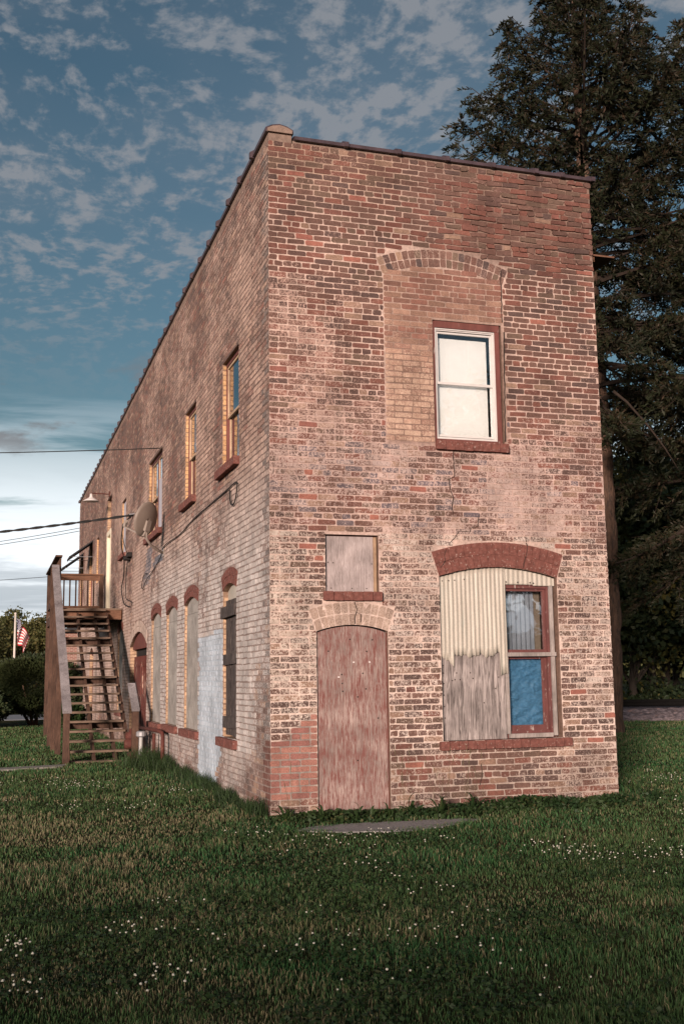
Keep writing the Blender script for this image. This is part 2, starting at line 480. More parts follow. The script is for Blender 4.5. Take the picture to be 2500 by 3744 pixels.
# ------------------------------------------------------------------ the brick building: walls
W, L, H = 3.91, 26.65, 7.15
COURSE = 0.0645
bld = tag(empty('brick_building', (0, 0, 0)), 'old two-storey red-brown brick building with boarded windows, narrow end facing the lawn', 'building')

class Op:
    def __init__(s, u0, u1, v0, spring, apex=None, ring=0.0):
        s.u0, s.u1, s.v0, s.sp, s.ring = u0, u1, v0, spring, ring
        s.apex = apex if apex else spring
        s.uc = (u0 + u1) / 2; s.a = (u1 - u0) / 2
        if apex:
            r = apex - spring; s.rad = (s.a ** 2 + r ** 2) / (2 * r); s.cv = apex - s.rad
    def top(s, u):
        if s.apex == s.sp: return s.sp
        return s.cv + math.sqrt(max(s.rad ** 2 - (u - s.uc) ** 2, 0))
    def block(s, v):
        """blocked interval (opening and its arch ring) at height v"""
        if v < s.v0 or v > s.apex + s.ring: return None
        if v <= s.sp: return s.u0, s.u1
        if s.apex == s.sp: return None
        ro = s.rad + s.ring
        if abs(v - s.cv) > ro: return None
        h = min(math.sqrt(ro ** 2 - (v - s.cv) ** 2), s.a * (v - s.cv) / (s.sp - s.cv))
        return s.uc - h, s.uc + h
    def outline(s, n=12):
        p = [(s.u0, s.v0), (s.u1, s.v0)]
        if s.apex == s.sp: return p + [(s.u1, s.sp), (s.u0, s.sp)]
        for i in range(n + 1):
            u = s.u1 + (s.u0 - s.u1) * i / n
            p.append((u, s.top(u)))
        return p

UPW = Op(1.856, 2.690, 3.925, 5.300)
SMW = Op(0.590, 1.176, 2.274, 2.870)
DOOR = Op(0.487, 1.263, -0.05, 1.863, 1.930, .24)
BIG = Op(1.858, 3.262, 0.712, 2.448, 2.556, .272)
OLD = Op(1.285, 2.722, 3.900, 5.770, 5.915, .205)       # the bricked-up old opening
F_OPS = [UPW, SMW, DOOR, BIG]
U1, U2, U3 = Op(1.49, 2.458, 3.965, 5.33), Op(4.35, 5.275, 3.965, 5.33), Op(7.63, 9.30, 3.93, 5.32)
U4 = Op(12.98, 13.73, 4.09, 5.28)
UD = Op(16.07, 17.10, 2.90, 5.85)
U5, U6, U7 = Op(19.30, 20.0, 3.98, 5.21), Op(21.25, 22.30, 3.30, 5.25), Op(24.65, 25.75, 3.30, 5.24)
L1 = Op(1.615, 2.390, 0.700, 2.440, 2.515, .19)
L2 = Op(4.105, 5.215, 0.685, 2.440, 2.535, .17)
L3 = Op(5.880, 6.980, 0.680, 2.410, 2.510, .17)
L4 = Op(7.580, 8.740, 0.655, 2.400, 2.505, .17)
LD = Op(9.33, 11.88, -0.05, 2.02, 2.28, .22)
L6 = Op(13.2, 14.2, 0.70, 2.38, 2.48, .17)
LD2 = Op(20.4, 21.6, -0.05, 2.10, 2.25, .20)
S_OPS = [U1, U2, U3, U4, UD, U5, U6, U7, L1, L2, L3, L4, LD, L6, LD2]

def sm(a, b, x): 
    t = min(max((x - a) / (b - a), 0), 1); return t * t * (3 - 2 * t)
def lerp(a, b, t): return tuple(p + (q - p) * t for p, q in zip(a, b))
def nz(x, y, s, o=0.0): return mnoise.noise((x * s + o, y * s - o, o * .37))   # about -0.6..0.6

def in_panel(u, v):
    if not (OLD.u0 < u < OLD.u1 and v > OLD.v0): return False
    return v < OLD.top(u)
def new_red(u, v): return u < .487 and .17 < v < .70 + (u / .487) ** 1.3 * .46
def blue_patch(u, v): 
    e = nz(u, v, 3.0, 5.0) * .18
    lo = 2.42 + (0.0 if v > .55 else (.55 - v) * 1.15)
    return lo + e * .6 < u < 4.03 + e * .5 and v < 1.98 + e * .6 + (2.6 - u) * .03

def front_mortar(u, v):
    c = (.54, .405, .345)
    c = lerp((.64, .515, .45), c, sm(.8, 3.2, v))
    c = lerp(c, (.49, .355, .31), sm(2.4, 3.4, v) * (1 - sm(4.0, 5.0, v)))
    c = lerp(c, (.23, .155, .125), sm(1.2, 2.4, u) * sm(5.75, 6.3, v))  # eroded joints at top right, their recess shade put into the colour
    c = lerp(c, (.38, .27, .21), sm(6.2, 7, v) * (1 - sm(1.2, 2.0, u)))
    c = lerp(c, (.44, .355, .305), 1 - sm(.4, .8, v))
    if in_panel(u, v): c = lerp((.24, .16, .128), (.40, .285, .235), sm(4.7, 5.5, v))
    if new_red(u, v): c = (.27, .235, .21)
    return c
def smear_at(u, v):
    e = nz(u, v, 2.2, 4.0) * .22
    return (8.55 + (3.72 - v) * .9 + e < u < 9.35 + (3.72 - v) * 1.35 + e and 3.12 < v < 3.74) or (7.45 < u < 8.6 and abs(v - 3.43 + (u - 7.5) * .06) < .06 + e * .2)
def side_mortar(u, v):
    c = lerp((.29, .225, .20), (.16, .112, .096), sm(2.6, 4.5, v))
    c = lerp(c, (.30, .21, .17), sm(8, 12, u) * (1 - sm(3.5, 5, v)))  # the far stretch's warm light, put into the mortar colour as well
    if smear_at(u, v): c = (.12, .13, .155)
    if blue_patch(u, v): c = (.46, .54, .61)
    return c

PAL = {'red': [(.215, .088, .068), (.185, .080, .064), (.24, .10, .075)],
       'brown': [(.165, .090, .072), (.140, .082, .067), (.18, .105, .084)],
       'dark': [(.105, .070, .063), (.090, .065, .060), (.12, .075, .066)],
       'olive': [(.140, .098, .074), (.152, .106, .080)],
       'tan': [(.33, .215, .155), (.36, .24, .175)],
       'blue': [(.135, .125, .150), (.15, .135, .15)]}
def pick(w):
    k = random.choices(list(w.keys()), list(w.values()))[0]
    c = random.choice(PAL[k]); j = random.uniform(.85, 1.15)
    return tuple(x * j for x in c)

def front_brick(u, v):
    """colour, residue amount, residue colour, how far it stands proud, raggedness"""
    n = .8 * nz(u, v, .9, 3.1) + .4 * nz(u, v, 2.3, 8.0)
    rc = (.44, .30, .25); d = random.uniform(.0028, .0068); rag = .62
    w = dict(red=3, brown=4, dark=2, olive=1.0, tan=.2)
    res = .20
    if v > 5.7:
        t = sm(1.5, 2.6, u) * sm(5.7, 6.2, v)
        res = .22 - .13 * t + .28 * n
        w = dict(red=2.4 + 2 * t, brown=4.5, dark=1.8 - .6 * t, olive=1.2 + .4 * t, tan=.3)
        d = random.uniform(.002, .006) + t * random.uniform(0, .016)
        rag = .62 + .75 * t
    elif v > 4.25:
        res = .29 + .36 * n - (.10 if u > 2.7 else 0)
        w = dict(red=2.2, brown=4, dark=2.4, olive=.5, tan=.6)
    elif v > 2.9:
        k = sm(4.25, 3.6, v)
        res = .34 + .08 * k + .30 * n
        rc = lerp((.44, .315, .265), (.49, .375, .335), k)
        w = dict(red=2, brown=3.4, dark=1.0, olive=.8, tan=1.2, blue=1.6 * k if .25 < u < 2.6 else .5 * k)
    elif v > .62:
        res = .36 + .30 * n - (.08 if u > 3.25 else 0)
        rc = lerp((.51, .40, .34), (.62, .53, .47), random.random())
        if u < .5: res += .10; rc = lerp(rc, (.54, .47, .40), .5)
        w = dict(red=.25, brown=2.6, dark=3.6, olive=1.2, tan=.9)
        if v > 2.2: res += .06
    else:
        res = .36 + .32 * n
        rc = (.47, .375, .32)
        w = dict(red=1.6, brown=3.4, dark=1.6, olive=.5, tan=.8)
    if v < .62: res = min(res, .40)
    c = lerp(pick(w), (.16, .088, .070), .30); c = tuple(x * .86 for x in c)
    if in_panel(u, v):
        t = sm(4.6, 5.5, v + n * .5)
        c = lerp(lerp((.38, .235, .18), (.235, .125, .096), t), pick(dict(brown=3, red=1.5, tan=2)), .40); j = random.uniform(.82, 1.14); c = tuple(x * j for x in c)
        res = .42 - .25 * t + .25 * n; rc = (.50, .36, .275); d = random.uniform(.002, .0045); rag = .5
    if new_red(u, v):
        c = random.choice([(.30, .145, .115), (.25, .115, .097), (.33, .165, .13)]); res = .04; rag = .4; d = random.uniform(.003, .005)
    elif u < .5 and v < .17:
        res = .34; rc = (.46, .37, .31)
    if random.random() < .014 and not in_panel(u, v): c = random.choice(PAL['red']); c = tuple(x * 1.25 for x in c); res *= .3
    return c, min(max(res + random.uniform(-.07, .07), 0), .60), rc, d, rag

def side_brick(u, v):
    n = nz(u, v, .7, 1.3) + .6 * nz(u, v, 2.1, 6.0)
    d = random.uniform(.0015, .0045)
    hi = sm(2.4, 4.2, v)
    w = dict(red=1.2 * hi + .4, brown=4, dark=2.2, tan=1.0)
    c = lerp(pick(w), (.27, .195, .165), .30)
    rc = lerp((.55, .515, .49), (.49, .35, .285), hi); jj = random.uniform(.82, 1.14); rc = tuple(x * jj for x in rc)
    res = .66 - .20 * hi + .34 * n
    if smear_at(u, v): c = (.10, .11, .135); res = .5; rc = (.16, .175, .21)
    if v > 5.6: res -= .14 * sm(5.6, 6.8, v)
    if v < .6: res -= .22 * sm(.7, .2, v); rc = lerp(rc, (.42, .36, .33), .6)
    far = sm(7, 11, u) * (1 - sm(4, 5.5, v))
    rc = lerp(rc, (.50, .37, .31), far * .8)  # pink light on the far stretch is put into the residue colour
    if u < .28:
        if random.random() < .55: c = (.165, .14, .13); res = .40
        if v < .75: c = (.17, .085, .07); res = .2
    if blue_patch(u, v): res = 1.15; rc = (.50, .585, .66)
    return c, min(max(res + random.uniform(-.09, .09), 0), 1.2), rc, d, .6

def wall_sheet(name, ops, fn, umax, vmax, colf, step, depth, reveal):
    us = {0.0, umax}; vs = {-0.3, vmax}
    for o in ops:
        us |= {o.u0, o.u1}; vs |= {o.v0, o.sp, o.apex}
    def refine(s, st):
        s = sorted(s); out = [s[0]]
        for a in s[1:]:
            k = max(1, int(round((a - out[-1]) / st))); b0 = out[-1]
            out += [b0 + (a - b0) * (i + 1) / k for i in range(k)]
        return out
    us = refine(us, step); vs = refine({max(v, -.3) for v in vs}, step)
    V, F, C = [], [], []
    def vert(u, v, d, col=None):
        V.append(fn(u, v, d)); C.append((*(col or colf(u, v)), 1)); return len(V) - 1
    idx = {}
    def gv(i, j):
        if (i, j) not in idx: idx[i, j] = vert(us[i], vs[j], 0)
        return idx[i, j]
    for i in range(len(us) - 1):
        for j in range(len(vs) - 1):
            cu, cv = (us[i] + us[i + 1]) / 2, (vs[j] + vs[j + 1]) / 2
            if any(o.u0 < cu < o.u1 and o.v0 < cv < o.apex for o in ops): continue
            F.append((gv(i, j), gv(i + 1, j), gv(i + 1, j + 1), gv(i, j + 1)))
    for o in ops:
        if o.apex > o.sp:                      # the spandrels above an arch
            n = 14
            for k in range(n):
                ua, ub = o.u0 + (o.u1 - o.u0) * k / n, o.u0 + (o.u1 - o.u0) * (k + 1) / n
                F.append((vert(ua, o.top(ua), 0), vert(ub, o.top(ub), 0), vert(ub, o.apex, 0), vert(ua, o.apex, 0)))
        ol = o.outline()
        for k in range(len(ol)):
            (a, b), (c, e) = ol[k], ol[(k + 1) % len(ol)]
            F.append(tuple(vert(x, y, dd, reveal) for x, y, dd in ((a, b, 0), (c, e, 0), (c, e, -depth), (a, b, -depth))))
    loops = [i for f in F for i in f]
    return np_mesh(name, V, loops, [4] * len(F), 'mortar', bld, {'Col': C})

wall_sheet('wall', F_OPS, FRONT, W, H, front_mortar, .09, .30, (.20, .13, .10))
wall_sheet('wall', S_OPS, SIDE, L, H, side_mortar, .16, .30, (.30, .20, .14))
b_ = MB()
b_.add([(W, 0, -.3), (W, L, -.3), (W, L, H), (W, 0, H)], [(0, 1, 2, 3)])
b_.add([(0, L, -.3), (W, L, -.3), (W, L, H), (0, L, H)], [(0, 1, 2, 3)])
b_.build('wall', mat_simple('plain brick wall', (.22, .13, .10), .9, .3, 10), bld, recalc=False)
MB().box(.02, W - .02, .02, L - .02, 6.62, 6.66).build('roof', 'roof', bld)
# inner lining keeps the rooms dark
b_ = MB()
b_.box(.34, W - .03, .34, L - .03, -.02, 6.58)
b_.build('room_lining', 'dark', bld)

# ------------------------------------------------------------------ bricks
TPAR = np.array([(1, 0), (1, 0), (0, 1), (0, 1), (1, 0), (1, 0), (0, 1), (0, 1)])
class Bricks:
    def __init__(s): s.q = []; s.n = []; s.d = []; s.c = []; s.r = []; s.rag = []
    def add(s, quad, normal, d, col, res, rc, rag=1.0):
        s.q.append(quad); s.n.append(normal); s.d.append(d); s.c.append((*col, res)); s.r.append((*rc, 1)); s.rag.append(rag)
    def arrays(s, ids=None):
        Q = np.array(s.q); N = np.array(s.n); D = np.array(s.d); C = np.array(s.c); Rr = np.array(s.r); G_ = np.array(s.rag)
        if ids is not None: Q, N, D, C, Rr, G_ = Q[ids], N[ids], D[ids], C[ids], Rr[ids], G_[ids]
        n = len(Q)
        lu = np.linalg.norm(Q[:, 1] - Q[:, 0], axis=1); lv = np.linalg.norm(Q[:, 3] - Q[:, 0], axis=1)
        cu = np.clip(.010 / lu, .02, .3)[:, None] * rng.uniform(.4, 1.6, (n, 4)); cv = np.clip(.008 / lv, .05, .35)[:, None] * rng.uniform(.4, 1.5, (n, 4))
        P = np.zeros((n, 8, 2))
        P[:, 0] = np.stack([cu[:, 0], np.zeros(n)], 1); P[:, 1] = np.stack([1 - cu[:, 1], np.zeros(n)], 1)
        P[:, 2] = np.stack([np.ones(n), cv[:, 1]], 1); P[:, 3] = np.stack([np.ones(n), 1 - cv[:, 2]], 1)
        P[:, 4] = np.stack([1 - cu[:, 2], np.ones(n)], 1); P[:, 5] = np.stack([cu[:, 3], np.ones(n)], 1)
        P[:, 6] = np.stack([np.zeros(n), 1 - cv[:, 3]], 1); P[:, 7] = np.stack([np.zeros(n), cv[:, 0]], 1)
        J = rng.normal(0, .0045, (n, 8, 2)) * G_[:, None, None]
        J[:, :, 0] /= lu[:, None]; J[:, :, 1] /= lv[:, None]
        P = P + J
        def bil(P):
            u, v = P[:, :, 0:1], P[:, :, 1:2]
            return (Q[:, None, 0] * (1 - u) * (1 - v) + Q[:, None, 1] * u * (1 - v) + Q[:, None, 2] * u * v + Q[:, None, 3] * (1 - u) * v)
        ins = P - .5; e = np.stack([.0018 / lu, .0018 / lv], 1)[:, None, :]
        front = bil(.5 + ins * (1 - 2 * e)) + N[:, None] * (D[:, None, None] + rng.normal(0, .0012, (n, 8, 1)) * G_[:, None, None])
        back = bil(P) - N[:, None] * .012
        V = np.concatenate([front, back], 1).reshape(-1, 3)
        tmpl = list(range(8))
        for k in range(8):
            j = (k + 1) % 8; tmpl += [k, k + 8, j + 8, j]
        T = np.array(tmpl)
        loops = (np.arange(n)[:, None] * 16 + T[None]).ravel()
        counts = np.tile(np.array([8] + [4] * 8), n)
        return V, loops, counts, {'Col': np.repeat(C, 16, 0), 'Res': np.repeat(Rr, 16, 0)}
    def build(s, name, parent, ids=None, mat='brick'):
        V, lo, co, cols = s.arrays(ids)
        return np_mesh(name, V, lo, co, mat, parent, cols)

def fn_quad(fn, u0, u1, v0, v1): return [fn(u0, v0), fn(u1, v0), fn(u1, v1), fn(u0, v1)]
def lay(store, fn, normal, umax, vtop, ops, colf, region=None, start=0.0, joint=.0095, seed=0, vstart=0.0):
    c = 0; v = vstart
    while v + COURSE * .8 < vtop:
        vm = v + COURSE / 2
        header = (c % 7 == 5)
        mod = .104 if header else .2045
        off = (0.0 if c % 2 else .102) if not header else random.choice([0, .05])
        blocks = []
        for o in ops:
            for vv in (v + .004, vm, v + COURSE - .012):
                b = o.block(vv)
                if b: blocks.append(b)
        u = start - off
        while u < umax:
            jit = random.uniform(-.006, .006)
            a, b = u, u + mod + jit
            u = b
            a0, b0 = max(a + joint / 2, start), min(b - joint / 2, umax)
            segs = [(a0, b0)]
            for lo, hi in blocks:
                nx = []
                for x, y in segs:
                    if hi <= x or lo >= y: nx.append((x, y)); continue
                    if x < lo: nx.append((x, lo - .004))
                    if y > hi: nx.append((hi + .004, y))
                segs = nx
            for x, y in segs:
                if y - x < .03: continue
                um = (x + y) / 2
                if region and not region(um, vm): continue
                col, res, rc, d, rag = colf(um, vm)
                wob = mnoise.noise((um * 1.3, vm * 2.2, seed)) * .006
                t = random.uniform(-.0022, .0022)
                z0, z1 = v + joint / 2 + wob + t, v + COURSE - joint / 2 + wob + t
                store.add(fn_quad(fn, x, y, z0, z1), normal, d, col, res, rc, rag)
        v += COURSE; c += 1

front = Bricks(); side = Bricks()
FN, SN = (0, -1, 0), (-1, 0, 0)
lay(front, FRONT, FN, W + .004, H + .02, F_OPS + [OLD], front_brick, start=-.003)
lay(front, FRONT, FN, OLD.u1 - .004, 5.95, [UPW], front_brick, region=in_panel, start=OLD.u0 + .004, joint=.008, vstart=3.903)
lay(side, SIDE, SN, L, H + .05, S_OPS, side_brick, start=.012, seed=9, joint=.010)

def arch_quads(o, rings, n, fn, r0=0.0):
    th = math.asin(min(o.a / o.rad, 1)); out = []
    for k in range(rings):
        ra = o.rad + r0 + (o.ring - r0) * k / rings; rb = o.rad + r0 + (o.ring - r0) * (k + 1) / rings - .006
        for i in range(n):
            a0 = -th + 2 * th * i / n + .0028 / o.rad; a1 = -th + 2 * th * (i + 1) / n - .0028 / o.rad
            p = [(o.uc + r * math.sin(a), o.cv + r * math.cos(a)) for r, a in ((ra, a0), (ra, a1), (rb, a1), (rb, a0))]
            out.append([fn(*q) for q in p])
    return out

# old arch, door arch: rows of upright bricks that belong to the brickwork
for q in arch_quads(OLD, 2, 21, FRONT):
    c = pick(dict(olive=1.5, brown=3, dark=1, tan=.3)); front.add(q, FN, random.uniform(.002, .005), c, random.uniform(.12, .36), (.44, .32, .265), .6)
for q in arch_quads(DOOR, 2, 11, FRONT):
    jj = random.uniform(.85, 1.12)
    front.add(q, FN, random.uniform(.0005, .002), tuple(x * jj for x in (.31, .225, .18)), random.uniform(.32, .48), (.48, .375, .315), .6)
for o, nn in ((LD, 30), (LD2, 14)):
    for q in arch_quads(o, 2, nn, SIDE):
        side.add(q, SN, random.uniform(.004, .008), (.36, .26, .21), .7, (.46, .37, .32), 1.0)
# jamb bricks on the reveals that face the lawn
for o in S_OPS:
    v = max(o.v0, 0) + .004; k = 0
    jn = lambda x, z, y=o.u1: (x, y - .0005, z)
    while v + COURSE < o.sp:
        for a, b in (((.006, .098), (.106, .21)) if k % 2 else ((.006, .21),)):
            hi = o.v0 > 3
            c = (.60, .37, .19) if hi else (.50, .34, .22)
            j = random.uniform(.75, 1.15)
            side.add([jn(a, v), jn(b, v), jn(b, v + COURSE - .011), jn(a, v + COURSE - .011)], (0, -1, 0), random.uniform(.003, .008),
                     tuple(x * j for x in c), random.uniform(.1, .4), (.62, .47, .33), 1.0)
        v += COURSE; k += 1

# the bricks that show largest become single pieces, the rest is one mass
cpos = np.array([-2.6701, -10.829, 1.4286])
Q = np.array(front.q); cen = Q.mean(1)
area = np.linalg.norm(Q[:, 1] - Q[:, 0], axis=1) * np.linalg.norm(Q[:, 3] - Q[:, 0], axis=1) / ((cen - cpos) ** 2).sum(1)
order = np.argsort(-area)
NSINGLE = 255
single = order[:NSINGLE]; rest = order[NSINGLE:]
for i in single: front.build('brick', bld, [i])
front.q += side.q; front.n += side.n; front.d += side.d; front.c += side.c; front.r += side.r; front.rag += side.rag
ids = np.concatenate([rest, np.arange(len(Q), len(front.q))])
bw = front.build('brickwork', bld, ids); bw['kind'] = 'stuff'

def painted_arch(o, fn, nrm, parent, n, rings=2, single=True, name='arch'):
    store = Bricks()
    for q in arch_quads(o, rings, n, fn):
        store.add(q, nrm, random.uniform(.009, .0125), (.2, .07, .05), 0, (.4, .3, .26), .7)
    if single:
        e = empty(name, fn(o.uc, o.sp, 0), parent)
        # painted-over joints close the ring behind the bricks
        th = math.asin(o.a / o.rad); mb = MB()
        pts = [(o.uc + r * math.sin(a), o.cv + r * math.cos(a)) for r, rev in ((o.rad, 1), (o.rad + o.ring, -1)) for a in [rev * (-th + 2 * th * k / 24) for k in range(25)]]
        for k in range(24):
            a0, a1 = -th + 2 * th * k / 24, -th + 2 * th * (k + 1) / 24
            mb.prism([(o.uc + r * math.sin(a), o.cv + r * math.cos(a)) for r, a in ((o.rad + .001, a0), (o.rad + .001, a1), (o.rad + o.ring, a1), (o.rad + o.ring, a0))], fn, -.05, .003)
        mb.build('arch_bed', 'redpaint', e)
        for i in range(len(store.q)): store.build('arch_brick', e, [i], 'redpaint')
    else:
        e = store.build(name, parent, None, 'redpaint')
        mb = MB(); th = math.asin(o.a / o.rad)
        for k in range(16):
            a0, a1 = -th + 2 * th * k / 16, -th + 2 * th * (k + 1) / 16
            mb.prism([(o.uc + r * math.sin(a), o.cv + r * math.cos(a)) for r, a in ((o.rad + .001, a0), (o.rad + .001, a1), (o.rad + o.ring, a1), (o.rad + o.ring, a0))], fn, -.04, .003)
        mb.build('arch_bed', 'redpaint', e if False else parent)
    return e

def brick_sill(fn, u0, u1, v0, v1, parent, n, proud=.055, single=True):
    """a row of upright bricks set on edge under a window"""
    e = empty('sill', fn((u0 + u1) / 2, v0, 0), parent) if single else None
    mbs = MB()
    for i in range(n):
        a, b = u0 + (u1 - u0) * i / n + .003, u0 + (u1 - u0) * (i + 1) / n - .003
        mb = MB() if single else mbs
        p = proud + random.uniform(-.004, .004); j = random.uniform(-.003, .003)
        c = .006
        mb.prism([(a + c, v0 + j), (b - c, v0 + j), (b, v0 + c + j), (b, v1 - c + j), (b - c, v1 + j), (a + c, v1 + j), (a, v1 - c + j), (a, v0 + c + j)], fn, -.17, p)
        if single: mb.build('sill_brick', 'redpaint', e)
    core = MB(); fbox(core, fn, u0 + .004, u1 - .004, v0 + .005, v1 - .007, -.16, proud - .008)
    if single: core.build('sill_bed', 'redpaint', e)
    else:
        core.v = core.v; off = len(mbs.v); mbs.add(core.v, core.f); mbs.build('sill', 'redpaint', parent)

# cracks
for k, pts in enumerate([
    [(2.06, 3.821), (2.062, 3.668), (2.068, 3.541), (2.003, 3.514), (2.015, 3.379), (2.045, 3.305), (2.032, 3.214), (2.039, 3.124)],
    [(2.341, 3.133), (2.326, 2.997), (2.235, 2.98), (2.23, 2.932), (2.088, 2.934), (2.047, 2.87), (1.975, 2.794)],
    [(2.90, 2.9), (2.901, 2.84)], 
    [(.897, 2.168), (.922, 2.083), (.90, 2.004), (.899, 1.941)], [(.922, 2.06), (.967, 2.041), (.962, 1.956)],
    [(2.714, 5.952), (2.706, 5.80), (2.712, 5.658), (2.704, 5.5), (2.708, 5.34)],
    [(2.274, .476), (2.282, .334), (2.254, .251)],
    [(2.972, 6.258), (3.10, 6.262), (3.24, 6.275), (3.40, 6.272), (3.538, 6.297), (3.589, 6.242)],
    [(2.724, 5.225), (2.716, 5.0), (2.708, 4.635), (2.70, 4.3), (2.694, 3.96)]]):
    mb = MB(); wd = (.0065, .004, .004, .004, .003, .006, .003, .009, .009)[k]
    fine = []
    for (a, b), (c, e) in zip(pts, pts[1:]):
        n = max(1, int(math.hypot(c - a, e - b) / .05))
        for i in range(n): fine.append((a + (c - a) * i / n + random.uniform(-.005, .005), b + (e - b) * i / n + random.uniform(-.004, .004)))
    fine.append(pts[-1])
    wds = [wd * random.uniform(.5, 1.3) for _ in fine]
    for i in range(len(fine) - 1):
        (a, b), (c, e) = fine[i], fine[i + 1]
        t = math.hypot(c - a, e - b) + 1e-6; nx, nzv = -(e - b) / t, (c - a) / t
        mb.prism([(a + nx * wds[i] / 2, b + nzv * wds[i] / 2), (c + nx * wds[i + 1] / 2, e + nzv * wds[i + 1] / 2),
                  (c - nx * wds[i + 1] / 2, e - nzv * wds[i + 1] / 2), (a - nx * wds[i] / 2, b - nzv * wds[i] / 2)], FRONT, -.004, .0112)
    mb.build('crack', 'crack', bld)
for pts in ([(2.901, 2.83), (2.913, 2.80), (2.905, 2.75), (2.895, 2.694), (2.875, 2.64), (2.862, 2.60), (2.856, 2.556)], [(1.945, 2.74), (1.92, 2.674), (1.93, 2.62), (1.905, 2.575), (1.869, 2.535)]):
    mb = MB()
    for (a, b), (c, e) in zip(pts, pts[1:]):
        t = math.hypot(c - a, e - b); nx, nzv = -(e - b) / t * .0022, (c - a) / t * .0022
        mb.prism([(a + nx, b + nzv), (c + nx, e + nzv), (c - nx, e - nzv), (a - nx, b - nzv)], FRONT, -.003, .0155)
    mb.build('crack', 'crack', bld)

# parapet copings: half-round clay tiles, each with its raised collar
def coping_profile(w, h, c0, zb):
    return [(c0 - w / 2, zb), (c0 - w / 2, zb + h * .45), (c0 - w * .28, zb + h * .82), (c0, zb + h), (c0 + w * .28, zb + h * .82), (c0 + w / 2, zb + h * .45), (c0 + w / 2, zb)]
FY = lambda u, v, dd: (u, dd, v)
FX = lambda u, v, dd: (dd, u, v)
y = .02
while y < L:
    e = min(y + .66, L + .04)
    sag = .006 * math.sin(y * 1.7) + random.uniform(-.006, .006)
    t = MB().prism(coping_profile(.31, .10, .125, 7.250 + sag), FY, y - .026 if y < .1 else y + .004, e - .05).build('coping_tile', 'coping', bld)
    MB().prism(coping_profile(.37, .145, .125, 7.242 + sag), FY, e - .05, e - .002).build('collar', 'coping', t)
    y += .66
MB().prism(coping_profile(.275, .082, .125, 7.2475), FY, -.030, -.004).build('coping_end', 'coping_end', bld)
MB().box(.004, .26, .002, L - .01, H - .03, 7.247).build('coping_bed', 'coping_end', bld)
x = .285; k = 0
for e in (.90, 1.52, 2.10, 2.67, 3.22, 3.56, 3.965):
    sag = random.uniform(-.004, .004)
    t = MB().prism(coping_profile(.33, .085, .12, 7.185 + sag - x * .004), FX, x + .003, e - .05).build('coping_tile', 'coping', bld)
    MB().prism(coping_profile(.375, .118, .12, 7.178 + sag - x * .004), FX, e - .05, e - .002).build('collar', 'coping', t)
    x = e
MB().box(.27, W - .003, .001, .25, H - .032, 7.184).build('coping_bed', 'coping_end', bld)
# eave board sticking out from the far side
MB().box(W + .004, W + .36, .10, .9, 6.305, 6.325).box(W + .004, W + .10, .12, .9, 6.24, 6.30).build('eave_board', 'lumber_y', bld)

# ------------------------------------------------------------------ windows and doors of the narrow end
def rect_frame(mb, fn, u0, u1, v0, v1, t, d0, d1, tb=None, tt=None):
    tb = tb or t; tt = tt or t
    fbox(mb, fn, u0, u0 + t, v0, v1, d0, d1); fbox(mb, fn, u1 - t, u1, v0, v1, d0, d1)
    fbox(mb, fn, u0 + t, u1 - t, v0, v0 + tb, d0, d1); fbox(mb, fn, u0 + t, u1 - t, v1 - tt, v1, d0, d1)
    return mb

# upper sash window with the white blind
w = tag(empty('sash_window', (UPW.uc, 0, UPW.v0), bld), 'upper sash window with white blind and peeling red casing')
mb = MB()
fbox(mb, FRONT, 1.858, 1.889, 3.927, 5.298, -.16, -.022); fbox(mb, FRONT, 2.618, 2.672, 3.927, 5.225, -.16, -.018)
fbox(mb, FRONT, 1.889, 2.672, 5.222, 5.298, -.16, -.014)
fbox(mb, FRONT, 1.889, 2.618, 3.927, 3.958, -.16, -.010)
mb.build('casing', 'redwood', w)
mb = rect_frame(MB(), FRONT, 1.890, 2.617, 3.959, 5.221, .014, -.10, -.030)
rect_frame(mb, FRONT, 1.905, 2.602, 3.974, 5.206, .012, -.10, -.043)
mb.build('frame', 'alu', w)
for nm, v0, v1, dd in (('upper_sash', 4.585, 5.183, -.052), ('lower_sash', 3.998, 4.612, -.072)):
    s_ = rect_frame(MB(), FRONT, 1.918, 2.589, v0, v1, .018, dd - .02, dd, tb=.028 if nm == 'upper_sash' else .022).build('sash', 'alu', w)
    fbox(MB(), FRONT, 1.937, 2.570, v0 + .023, v1 - .023, dd - .014, dd - .010).build('pane', 'glass', s_)
mb = MB(); nb = 14
for k in range(nb):                            # blind hangs a little wavy
    a, b = 1.935 + .625 * k / nb, 1.935 + .625 * (k + 1) / nb
    fbox(mb, FRONT, a, b, 4.015, 5.135, -.135 - .0018 * math.sin(k * 1.1), -.133 - .0018 * math.sin(k * 1.1))
mb.build('blind', 'blind', w)
MB().box(1.935, 2.50, .128, .140, 4.012, 4.03).build('blind_bar', 'alu', w)
brick_sill(FRONT, 1.852, 2.716, 3.826, 3.924, bld, 8)

